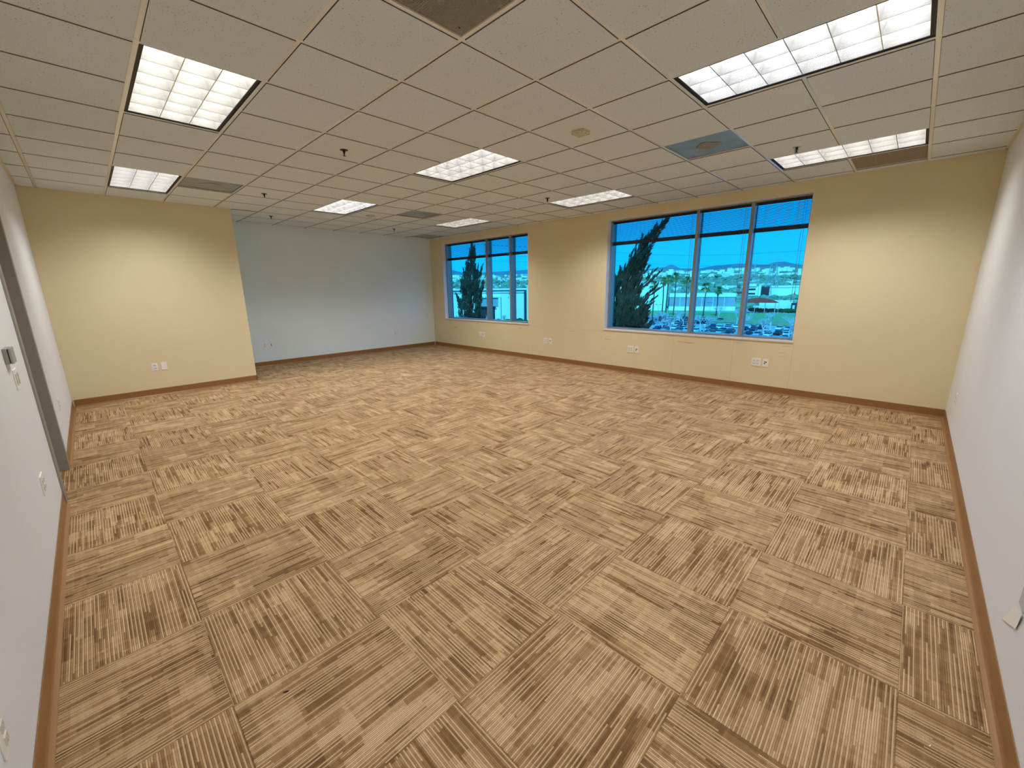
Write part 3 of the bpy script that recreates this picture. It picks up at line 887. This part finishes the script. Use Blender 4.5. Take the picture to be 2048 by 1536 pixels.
def hill_e(az, d):
    top = interp(az, [(-60,.036),(-52,.035),(-45,.033),(-31,.031),(-24,.037),(-20,.034),(-16,.038),(-12,.036),(5,.034)])
    t_ = interp(d, [(330,-.047),(400,-.036),(470,-.0195),(600,-.008),(800,.003),(1200,.019),(1700,.030),(2200,.0355)])
    return t_ if t_ < .0 else t_*top/.0355
hill = terrain('hillside', [330,360,400,440,470,520,600,700,800,950,1100,1250,1400,1550,1700,1850,2000,2200], hill_e, M['hill'], 'scrubby hillside of houses and brush under the skyline', bump=.0011)
RID = [(-62,.050),(-53.2,.0483),(-52.2,.0448),(-50.9,.039),(-48.5,.0386),(-45.8,.0405),(-43.4,.0423),(-42,.0442),(-36,.040),(-30.7,.0307),(-27,.0381),(-24.3,.0433),(-23.6,.0485),(-22.9,.0440),(-22.5,.0392),(-20.2,.038),(-18.5,.0433),(-15.9,.0457),(-13.1,.0418),(-12.3,.0461),(-11.4,.0464),(-10.4,.0409),(-9.5,.0384),(8,.03)]
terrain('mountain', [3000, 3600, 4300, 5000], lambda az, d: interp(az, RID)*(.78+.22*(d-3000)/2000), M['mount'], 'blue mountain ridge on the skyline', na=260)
rg = random.Random(11)
def on_hill(az, d):
    a_ = math.radians(az); return (1.95+math.sin(a_)*d, -1.64+math.cos(a_)*d, 1.5+d*hill_e(az, d))
m = MB()
for k in range(520):
    az = rg.uniform(-56, -7)
    d = rg.choice((rg.uniform(560, 900), rg.uniform(1150, 1300), rg.uniform(1600, 1700), rg.uniform(1250,1900)))
    x, y, z = on_hill(az, d); s_ = rg.uniform(7, 15)*(d/1100)**.4; hh = rg.uniform(4, 7)*(d/1000)**.5
    mt = Matrix.Translation((x, y, z)) @ Matrix.Rotation(rg.uniform(-.5, .5), 4, 'Z')
    m.box(-s_/2, -s_/3, -4, s_/2, s_/3, hh, 0, mt)
o = m.build('hillside_housing', M['conc'], fix=False); tag(o, 'tiny pale houses scattered over the hillside', 'housing', kind='stuff')
# brush and far trees as rough blobs
def blob(m, c, r_, rg, sq=.8):
    n = len(m.v); seg = 6
    rr = [(0,-.9),(.75,-.4),(1,.1),(.7,.65),(0,1)]
    for (q, hz) in rr[1:-1]:
        for i in range(seg):
            t = 2*math.pi*i/seg; j = rg.uniform(.75, 1.2)
            m.v.append((c[0]+r_*q*j*math.cos(t), c[1]+r_*q*j*math.sin(t), c[2]+r_*sq*hz*rg.uniform(.85,1.15)))
    m.v.append((c[0], c[1], c[2]-r_*sq)); m.v.append((c[0], c[1], c[2]+r_*sq))
    for k in range(2):
        for i in range(seg):
            j = (i+1) % seg; m.f.append((n+k*seg+i, n+k*seg+j, n+(k+1)*seg+j, n+(k+1)*seg+i)); m.m.append(0)
    for i in range(seg):
        j = (i+1) % seg
        m.f.append((n+j, n+i, n+3*seg)); m.m.append(0); m.f.append((n+2*seg+i, n+2*seg+j, n+3*seg+1)); m.m.append(0)
m = MB()
for k in range(2600):
    az = rg.uniform(-57, -6); d = 335 + 900*rg.random()**1.8
    if -17 < az < -9 and 440 < d < 500: continue
    x, y, z = on_hill(az, d); r_ = rg.uniform(2.5, 5.5)*(d/500)**.35
    blob(m, (x, y, z+r_*.4), r_, rg)
o = m.build('woodland', M['scrub'], fix=False); tag(o, 'belt of trees and brush covering the lower hillside', 'woodland', kind='stuff')

# buildings
def bld(name, label, cat='building'):
    r_ = empty(name); return tag(r_, label, cat)
def wallbox(m, p0, p1, z0, z1, t, mi=0, off=0):
    p0 = Vector((p0[0], p0[1], 0)); p1 = Vector((p1[0], p1[1], 0)); d = p1-p0; L = d.length
    mt = Matrix.Translation(p0) @ Matrix.Rotation(math.atan2(d.y, d.x), 4, 'Z')
    m.box(0, off, z0, L, off+t, z1, mi, mt); return mt, L
# white building seen through the far window; wall faces us
b = bld('warehouse', 'white warehouse with cornice and recessed loading bay, seen through the far window')
pA, pB = (-66.0, 26.5), (-38.5, 57.8)
m = MB(); mt, L = wallbox(m, pA, pB, -4.3, 1.35, 14); m.build('wall', M['conc'], b)
m = MB(); m.box(-.3, -.35, 1.35, L+.3, 14, 1.62, 0, mt); m.box(-.1, -.18, .92, L+.1, 0, 1.08, 0, mt); m.build('cornice', M['conc'], b)
m = MB(); m.box(-.1, -.06, 1.08, L+.1, -.002, 1.30, 0, mt); m.build('fascia_band', M['concg'], b)
def lx(x): return (Vector((x[0], x[1], 0))-Vector((pA[0], pA[1], 0))).length
q0, q1 = lx((-50.8, 43.7)), lx((-48.3, 46.7))
m = MB(); m.box(q0-.4, -.30, -4.3, q0, 0, .30, 0, mt); m.box(q1, -.30, -4.3, q1+.4, 0, .30, 0, mt); m.box(q0-.4, -.34, .12, q1+.4, 0, .34, 0, mt); m.build('bay_surround', M['conc'], b)
m = MB(); m.box(q0, -.10, -1.3, q1, -.01, .12, 0, mt); m.build('bay_panel', M['concg'], b)
m = MB(); m.box(q0+.2, -.05, -4.3, q1-.6, -.008, -1.35, 0, mt); m.box(q0+.1, -.4, -1.5, q1-.5, 0, -1.3, 0, mt); m.build('loading_door', M['dkglass'], b)
q2 = lx((-45.4, 49.95))
m = MB(); m.box(q2, -.25, -4.3, q2+.35, 0, 1.1, 0, mt); m.build('downpipe', M['dkglass'], b)
m = MB(); m.box(q2+.4, -1.2, -4.3, q2+14, 0, 1.9, 0, mt); m.box(q2+.3, -1.35, 1.9, q2+14.1, .2, 2.1, 0, mt); m.build('projecting_wing', M['conc'], b)
# white block behind palms, and long retaining wall
b = bld('office_block', 'tall white office block behind the palms and the leaning conifer')
m = MB(); mt, L = wallbox(m, (-160, 236), (-116.0, 265.5), GZ, 4.0, 26); m.build('wall', M['conc'], b)
m = MB(); m.box(-.5, -.5, 4.0, L+.5, 26, 5.2, 0, mt)
m.build('parapet', M['conc'], b)
b = bld('long_warehouse', 'long low blue grey warehouse with a white parapet beyond the lawn')
m = MB(); mt, L = wallbox(m, (-118, 275), (-81.5, 292), GZ, -5.2, 30); m.build('wall', M['concg'], b)
m = MB(); m.box(-.2, -.4, -5.2, L+.2, 30, -2.9, 0, mt); m.build('parapet', M['conc'], b)
m = MB(); m.box(-.2, -.3, GZ, L, 0, -11.4, 0, mt); m.build('plinth', M['conc'], b)
for i in range(1, 6):
    m = MB(); m.box(L*i/6-.12, -.08, -11.4, L*i/6+.12, -.002, -5.2, 0, mt); m.build('pilaster', M['conc'], b)
b = bld('modern_office', 'white flat roofed office with a dark glazed portal below the hills')
m = MB(); mt, L = wallbox(m, (-120, 452), (-60, 468), -10, 1.0, 20); m.build('wall', M['conc'], b)
m = MB(); m.box(2, -1.2, 1.0, 9.5, 0, 3.6, 0, mt); m.box(11.5, -2.2, -9, 13.6, 0, 3.4, 0, mt); m.box(11.5, -2.2, 2.6, 21, 8, 3.6, 0, mt); m.build('portal', M['conc'], b)
m = MB(); m.box(13.6, -.4, -7.5, 20.5, -.01, 1.0, 0, mt); m.box(3, -.3, -2.5, 9, -.01, -.9, 0, mt); m.box(3, -.3, -6.5, 9, -.01, -5.1, 0, mt); m.build('window', M['dkglass'], b)
m = MB(); m.box(21, -.6, -.2, L, 10, 1.6, 0, mt); m.build('parapet', M['conc'], b)
b = bld('canopy_pavilion', 'small pavilion with a red curved canopy roof beside the white wall')
m = MB(); prf = [(-9+i*1.8, -7.9+2.6*math.sin(math.pi*(i+.35)/10.7)**.8) for i in range(11)]
prf = prf + [(9, -7.9), (-9, -7.9)]
m.extrude(prf, (-61.5, 266, 0), (.95,.26,0), (0,0,1), (-.26,.95,0), 9); m.build('roof', M['red'], b)
m = MB()
for i in (-7.5, -2.5, 2.5, 7.5): m.box(-61.5+i*.95-.15, 267+i*.26-.15, GZ, -61.5+i*.95+.15, 267+i*.26+.15, -7.9)
m.build('post', M['polem'], b)
b = bld('white_wall', 'long white boundary wall with a row of piers in front of a dark hedge', 'wall')
m = MB(); mt, L = wallbox(m, (-66.5, 286), (-49.5, 286), GZ, -6.9, 1.0); m.build('wall', M['conc'], b)
m = MB(); m.box(-2, -4, -11.2, L+.2, -2.6, -10.3, 0, mt); m.build('coping', M['conc'], b)
for i in range(5):
    m = MB(); m.box(L+1.0+i*2.3, -4, GZ, L+2.0+i*2.3, -2.8, -9.6+ (1.6 if i == 4 else 0), 0, mt); m.build('pier', M['conc'], b)
m = MB(); m.box(L, -2.4, GZ, L+13, -1.6, -8.4, 0, mt); m.build('back_panel', M['dkglass'], b)
m = MB()
for i in range(90):
    p = mt @ Vector((-3+i*.33, -6.3+rg.uniform(-.4,.4), 0)); blob(m, (p.x, p.y, GZ+1.2+rg.uniform(-.2,.4)), rg.uniform(1.0,1.5), rg)
o = m.build('hedge', M['hedge'], fix=False); tag(o, 'dark clipped hedge below the white wall', 'hedge', kind='stuff')

# cars ------------------------------------------------------------------------
def car_mesh(body):
    m = MB(); wd = .88
    side = [(-2.2,.35),(-2.25,.75),(-2.1,.95),(-1.3,1.02),(1.0,.98),(2.1,.82),(2.25,.62),(2.2,.35)]
    m.extrude(side, (0,-wd,0), (1,0,0), (0,0,1), (0,1,0), 2*wd, 0)
    cab = [(-1.75,.98),(-1.35,1.38),(.2,1.40),(.95,1.0)]
    m.extrude(cab, (0,-wd+.10,0), (1,0,0), (0,0,1), (0,1,0), 2*wd-.2, 1)
    m.box(-1.30,-wd+.16,1.37,.18,wd-.16,1.45,0)
    for x in (-1.4,1.4):
        for s_ in (-1,1): m.lathe([(.32,-.1),(.32,.1)], (x, s_*.80, .32), 10, 2, 'Y')
    return m.mesh('car', [body, M['dkglass'], M['black']])
cars = {k: car_mesh(plain('car_paint_'+k, c, .3, .1)) for k, c in
        {'white': lin(240,240,238), 'silver': lin(186,190,196), 'dark blue': lin(40,58,110), 'black': lin(36,36,40), 'red': lin(160,50,44), 'grey': lin(110,114,120)}.items()}
rg = random.Random(5)
rows = [134, 145, 152, 163, 170.5, 181, 188.5, 200]
ORD = ['first','second','third','fourth','fifth','sixth','seventh','eighth','ninth','tenth','eleventh','twelfth','thirteenth','fourteenth','fifteenth','sixteenth']
blocked = [(-74.5,164.3)] + [(-58,139.1),(-61.9,159.6),(-43.5,173.4),(-34.1,168.4),(-27,163),(-53.2,153.8),(-66,150),(-70,176),(-48,143),(-38,150),(-30,141),(-49,182),(-76,168),(-24,145),(-88.4,188.6),(-86.1,190.5),(-83.0,193)]
for ri, y in enumerate(rows):
    x = -.62*y - 3
    seen = {}
    while x < -.165*y:
        x += 2.75
        if rg.random() < .34: continue
        if y > 180 and x > -60: continue
        if any(abs(x-bx) < 1.5 and abs(y-by) < 3.2 for bx, by in blocked): continue
        k = rg.choice(['white','white','white','silver','silver','dark blue','black','grey','red' if rg.random() < .3 else 'silver'])
        o = link('car', cars[k], None, (x+rg.uniform(-.15,.15), y+rg.uniform(-.3,.3), GZ), math.pi/2*(1 if rg.random() < .5 else -1)+rg.uniform(-.03,.03))
        seen[k] = seen.get(k, 0)+1
        tag(o, '%s car, %s of its colour from the left, %s row below the windows' % (k, ORD[seen[k]-1], ORD[ri]), 'car', 'cars in the car park')

# plants -----------------------------------------------------------------------
def twig_tree(seed, hgt):
    rg = random.Random(seed); m = MB()
    def grow(p, d, L, r_, lv):
        q = p + d*L; m.tube([p, (p+q)/2+Vector((rg.uniform(-.03,.03)*L, rg.uniform(-.03,.03)*L, 0)), q], [r_, r_*.8, r_*.6], 3)
        if lv == 0: return
        for k in range(4 if lv > 1 else 3):
            ax = Vector((rg.uniform(-1,1), rg.uniform(-1,1), rg.uniform(-.2,.5))).normalized()
            nd = (d*.75 + ax*.75).normalized(); nd.z = abs(nd.z)*.7+.25; nd.normalize()
            grow(p+d*L*rg.uniform(.55,1), nd, L*rg.uniform(.6,.75), r_*.55, lv-1)
    grow(Vector((0,0,0)), Vector((0,0,1)), hgt*.36, .24, 4)
    return m.mesh('bare_tree', M['twig'], fix=False)
tw = [twig_tree(s_, 8.5) for s_ in (1, 2, 3)]
bt = [(-58,139.1),(-61.9,159.6),(-64,207),(-43.5,173.4),(-55.7,212),(-34.1,168.4),(-27,163),(-53.2,153.8),(-66,150),(-70,176),(-48,143),(-38,150),(-30,141),(-49,182),(-76,168),(-24,145)]
bt.sort(key=lambda p: p[0]/p[1])
for i, (x, y) in enumerate(bt):
    o = link('bare_tree', tw[i % 3], None, (x, y, GZ), i*1.3); o.scale = (1.0,)*3
    tag(o, 'leafless pinkish tree over the car park, %s from the left' % ORD[i], 'tree', 'bare trees over the car park')
for i, (x, y) in enumerate([(-51.0,37.5),(-49.2,39.6),(-47.0,42.6),(-45.0,45.2)]):
    o = link('bare_shrub', tw[i % 3], None, (x, y, -4.3), i*1.9); o.scale = (.30,)*3
    tag(o, 'small leafless shrub before the white warehouse, %s from the left' % ORD[i], 'shrub', 'bare shrubs by the warehouse')

def palm(x, y, top, label, sc_=1.0):
    r_ = empty('palm_tree', (x, y, GZ)); tag(r_, label, 'palm', 'tall fan palms beyond the car park')
    h_ = top-GZ; rg = random.Random(int(x*10))
    m = MB(); m.tube([(0,0,0),(.15,0,h_*.5),(rg.uniform(-.4,.4),0,h_-1.5)], [.34,.26,.22], 7); m.build('trunk', M['trunk'], r_)
    m = MB()
    for k in range(46):
        az = rg.uniform(0, 2*math.pi); el = rg.uniform(-.5, 1.35); L = rg.uniform(2.0, 3.1)*sc_
        d = Vector((math.cos(az)*math.cos(el), math.sin(az)*math.cos(el), math.sin(el)))
        s_ = d.cross(Vector((0,0,1))).normalized(); c = Vector((0,0,h_-1.6))
        p1 = c+d*L*.55; p2 = c+d*L+Vector((0,0,-.45*L*(1-math.sin(el)*.6)*.6))
        for o_ in (-.5, -.2, .2, .5):
            e_ = p2 + s_*o_*L*.55 ; b0 = p1+s_*o_*.2*L
            m.poly([tuple(p1), tuple(b0+s_*.22), tuple(e_), tuple(b0-s_*.22)])
        m.poly([tuple(c-s_*.05), tuple(c+s_*.05), tuple(p1+s_*.05), tuple(p1-s_*.05)])
    m.build('fronds', M['frond'], r_, fix=False)
    m = MB()
    for k in range(26):
        az = rg.uniform(0, 2*math.pi); rr_ = rg.uniform(.5, 1.1)*sc_; L = rg.uniform(1.2, 3.0)*sc_
        a0 = Vector((0,0,h_-1.5)); p1 = Vector((rr_*math.cos(az), rr_*math.sin(az), h_-1.5-L*.5)); p2 = p1+Vector((-.2*math.cos(az), -.2*math.sin(az), -L*.6))
        s_ = Vector((-math.sin(az), math.cos(az), 0))*.22
        m.poly([tuple(a0), tuple(p1-s_), tuple(p2), tuple(p1+s_)])
    m.build('dead_frond_skirt', M['skirt'], r_, fix=False)
palm(-88.4, 188.6, 4.2, 'palm farthest left of the cluster in front of the white office block')
palm(-86.4, 194.5, 5.7, 'palm in the middle of the cluster in front of the white office block')
palm(-82.2, 189.0, 6.6, 'tallest palm of the cluster in front of the white office block', 1.1)
palm(-88.9, 213.9, 7.9, 'tall palm standing alone right of the white office block', 1.15)
palm(-84.0, 216.7, 6.2, 'palm just left of the first mullion of the large window')
palm(-76.4, 221.7, 2.6, 'taller of the two palms seen in the middle bay', 1.1)
palm(-71.6, 226.4, .9, 'shorter of the two palms seen in the middle bay')

def lamp_post(x, y, top, label):
    r_ = empty('lamp_post', (x, y, GZ)); tag(r_, label, 'lamp post'); h_ = top-GZ
    m = MB(); m.tube([(0,0,0),(0,0,h_)], [.11,.07], 8); m.build('pole', M['polem'], r_)
    m = MB(); m.box(-.9,-.04,h_-.05,.9,.04,h_+.03); m.box(-1.25,-.2,h_-.05,-.75,.2,h_+.16); m.box(.75,-.2,h_-.05,1.25,.2,h_+.16); m.build('lamp_head', M['rail'], r_, bevel=.02)
lamp_post(-74.5, 164.3, -5.6, 'twin headed lamp post in front of the white office block')
lamp_post(-79.6, 239.9, -7.4, 'lamp post between the palms of the middle bay')
lamp_post(-47.5, 243.0, -4.0, 'pale lamp post on the lawn in the right bay')

# transmission towers and cables
def pylon(x, y, z0, z1, label):
    r_ = empty('power_pylon', (x, y, z0)); tag(r_, label, 'pylon'); hh = z1-z0; m = MB()
    def wdt(t): return 4.2*(1-t)+1.4*t
    lev = [0,.2,.4,.58,.72]
    C4 = [(-1,-1),(1,-1),(1,1),(-1,1)]
    for a_, b_ in zip(lev, lev[1:]):
        for i in range(4):
            c0, c1 = C4[i], C4[(i+1) % 4]; wa, wb_ = wdt(a_), wdt(b_)
            m.tube([(c0[0]*wa, c0[1]*wa, a_*hh), (c0[0]*wb_, c0[1]*wb_, b_*hh)], .22, 3)
            m.tube([(c0[0]*wa, c0[1]*wa, a_*hh), (c1[0]*wb_, c1[1]*wb_, b_*hh)], .14, 3)
            m.tube([(c1[0]*wa, c1[1]*wa, a_*hh), (c0[0]*wb_, c0[1]*wb_, b_*hh)], .14, 3)
    m.build('lattice', M['polem'], r_, fix=False)
    m = MB()
    for zt_ in (.72, .86): m.tube([(-6,0,zt_*hh),(0,0,zt_*hh+.6),(6,0,zt_*hh)], .2, 3)
    for s_ in (-1,1): m.tube([(s_*1.4,0,.72*hh),(s_*3.0,0,.86*hh),(s_*2.8,0,hh)], .17, 3); m.tube([(-s_*1.4,0,.72*hh),(s_*3,0,.86*hh)], .14, 3)
    m.build('crossarm', M['polem'], r_, fix=False)
pylon(-123.2, 482.4, 2.0, 30.3, 'lattice power pylon on the hillside nearer the mullion')
pylon(-94.5, 437.9, 0.0, 27.9, 'lattice power pylon on the hillside farther right')
for k, (pts, lab) in enumerate((([(-230,200,33), (-151.95,255.87,25.3), (-130.4,267.6,22.85), (-106.3,278.1,21.2), (-80.6,286.8,20.6), (-48.4,294.1,21.1), (40,300,25)], 'highest power cable crossing the sky of the large window'),
        ([(-230,200,26), (-151.8,256,20), (-132.9,266.3,17.1), (-105.8,278.3,14.6), (-79.9,287,13.2), (20,300,15)], 'lower power cable crossing just above the ridge'),
        ([(-230,202,22), (-151.8,258,17), (-132.9,268.3,14.4), (-105.8,280.3,12.5)], 'lowest power cable grazing the peak'))):
    m = MB(); m.tube(pts, .075 if k == 0 else .05, 4); o = m.build('power_cable', M['cable']); tag(o, lab, 'cable')

# junipers close to the windows ------------------------------------------------
def spray(m, p, d, L, wd, rg):
    """flat-sided tapering foliage tuft"""
    a_ = d.cross(Vector((rg.uniform(-1,1), rg.uniform(-1,1), rg.uniform(-1,1)))).normalized(); b_ = d.cross(a_)
    n = len(m.v)
    for t, r_ in ((.0,.35),(.35,1.0),(.72,.6)):
        q = p+d*L*t
        for k in range(3):
            th = 2*math.pi*k/3+t*2; m.v.append(tuple(q+(a_*math.cos(th)+b_*math.sin(th))*wd*r_))
    m.v.append(tuple(p+d*L))
    for s_ in range(2):
        for k in range(3):
            j = (k+1) % 3; m.f.append((n+s_*3+k, n+s_*3+j, n+s_*3+3+j, n+s_*3+3+k)); m.m.append(0)
    for k in range(3): m.f.append((n+6+k, n+6+(k+1) % 3, n+9)); m.m.append(0)
def conifer(label, spine, rad, arms, lean, seed, dens, base_xy):
    """spine: [(x,y,z)], rad per spine point; arms: [(start, end, radius)]"""
    rg = random.Random(seed)
    r_ = empty('conifer', (base_xy[0], base_xy[1], -4.3)); tag(r_, label, 'tree')
    o0 = Vector((base_xy[0], base_xy[1], -4.3))
    sp_ = [Vector(p)-o0 for p in spine]
    m = MB(); m.tube([Vector((0,0,0))]+sp_, [.16]+[max(.02, .12*(1-i/len(sp_))) for i in range(len(sp_))], 8); m.build('trunk', M['bark'], r_)
    m = MB()
    def fill(path, rads, n, up_):
        per = 16
        for c_ in range(max(3, n//per)):
            i = rg.choices(range(len(path)-1), [(path[k+1]-path[k]).length*(rads[k]+rads[k+1]+.12) for k in range(len(path)-1)])[0]; f_ = rg.random()
            c = path[i].lerp(path[i+1], f_); r0 = rads[i]*(1-f_)+rads[i+1]*f_; ax = (path[i+1]-path[i]).normalized()
            th = rg.uniform(0, 2*math.pi); q = math.sqrt(rg.random())
            off_ = Vector((math.cos(th), math.sin(th)*.6, 0))*r0*q*.90
            d0 = (ax*.8 + off_.normalized()*.30*q + Vector(lean)*.5 + Vector((rg.uniform(-.12,.12), rg.uniform(-.12,.12), rg.uniform(0,.3)))).normalized()
            cr = min(.055, r0*.5)*rg.uniform(.7, 1.2); cl = rg.uniform(.16, .34)*up_
            for k in range(per):
                a_ = rg.random()
                p = c + off_ + d0*cl*(a_-.5) + Vector((rg.gauss(0,cr*.7), rg.gauss(0,cr*.7), rg.gauss(0,cr*.7)))*(1.1-a_)
                d = (d0 + Vector((rg.uniform(-.3,.3), rg.uniform(-.3,.3), rg.uniform(-.1,.3)))).normalized()
                spray(m, p, d, rg.uniform(.08, .19)*up_, rg.uniform(.010,.019)*(.5+.5*up_), rg)
    fill(sp_, rad, dens, 1.0)
    for s_, e_, rr_ in arms:
        s_ = Vector(s_)-o0; e_ = Vector(e_)-o0
        mid = s_.lerp(e_, .5)+Vector((0,0,-.06))
        fill([s_, mid, e_], [rr_, rr_*.75, .012], int(200+rr_*2200), .62)
    m.build('foliage', M['juniper'], r_, fix=False)
Y1 = 10.04
conifer('dark windswept conifer leaning right against the large window',
  [(-4.75,Y1,-2.2),(-4.6,Y1,-.6),(-4.46,Y1,.06),(-4.52,Y1,.6),(-4.60,Y1,1.25),(-4.50,Y1,1.75),(-4.24,Y1,2.25),(-4.06,Y1,2.6),(-3.84,Y1,2.88),(-3.56,Y1,3.16),(-3.36,Y1,3.34)],
  [.9,.85,.82,.78,.64,.50,.38,.30,.21,.12,.02],
  [((-4.5,Y1,1.2),(-3.45,Y1,1.93),.14),((-4.4,Y1,1.25),(-3.62,Y1,1.98),.10),((-4.4,Y1,.9),(-3.45,Y1,1.46),.12),((-4.3,Y1,.7),(-3.56,Y1,1.20),.12),((-4.2,Y1,.5),(-3.66,Y1,1.02),.14),((-4.2,Y1,.2),(-3.7,Y1,.74),.14),
   ((-4.4,Y1,1.5),(-3.9,Y1+.2,2.1),.10),((-4.3,Y1,1.9),(-3.9,Y1,2.62),.12),((-4.2,Y1,0.0),(-3.68,Y1,.35),.16),((-4.9,Y1,1.2),(-4.75,Y1,2.05),.12),
   ((-4.3,Y1+.3,1.0),(-3.6,Y1+.3,1.62),.09),((-4.2,Y1-.2,.6),(-3.72,Y1-.2,1.15),.09),((-4.15,Y1-.2,.35),(-3.55,Y1-.2,.92),.09),((-4.35,Y1,1.6),(-4.0,Y1,1.95),.08),((-4.1,Y1,2.05),(-3.82,Y1,2.42),.06),((-4.0,Y1,.1),(-3.60,Y1,.52),.10)],
  (.42,0,.5), 21, 14500, (-4.9, Y1))
Y2 = 12.04
conifer('dark upright conifer with spiky tips seen through the far window',
  [(-14.35,Y2,-2.6),(-14.32,Y2,-.6),(-14.32,Y2,.2),(-14.3,Y2,1.0),(-14.25,Y2,1.6),(-14.28,Y2,2.1),(-14.26,Y2,2.5),(-14.1,Y2,3.0),(-14.04,Y2,3.35),(-13.99,Y2,3.76)],
  [1.0,1.0,.98,.86,.72,.56,.36,.24,.15,.02],
  [((-13.9,Y2,1.4),(-13.30,Y2,2.64),.17),((-13.95,Y2,1.5),(-13.6,Y2,2.68),.13),((-13.8,Y2,1.0),(-13.14,Y2,2.10),.17),((-14.5,Y2,1.6),(-14.78,Y2,2.52),.15),((-14.6,Y2,1.2),(-15.05,Y2,1.98),.17),((-14.3,Y2,2.3),(-14.0,Y2,3.4),.12),((-14.9,Y2,.5),(-15.45,Y2,1.25),.2),((-14.0,Y2,2.2),(-13.86,Y2,3.0),.10)],
  (.03,0,.75), 22, 14500, (-14.35, Y2))
# low shrubs on the terrace by the warehouse
m = MB()
for k in range(60):
    t = rg.random(); blob(m, (-50+t*6+.6, 42.5+t*7-.9+rg.uniform(-.3,.3), -3.9+rg.uniform(-.2,.3)), rg.uniform(.3,.7), rg)
o = m.build('shrubbery', M['hedge'], fix=False); tag(o, 'low green planting along the warehouse', 'shrubbery', kind='stuff')
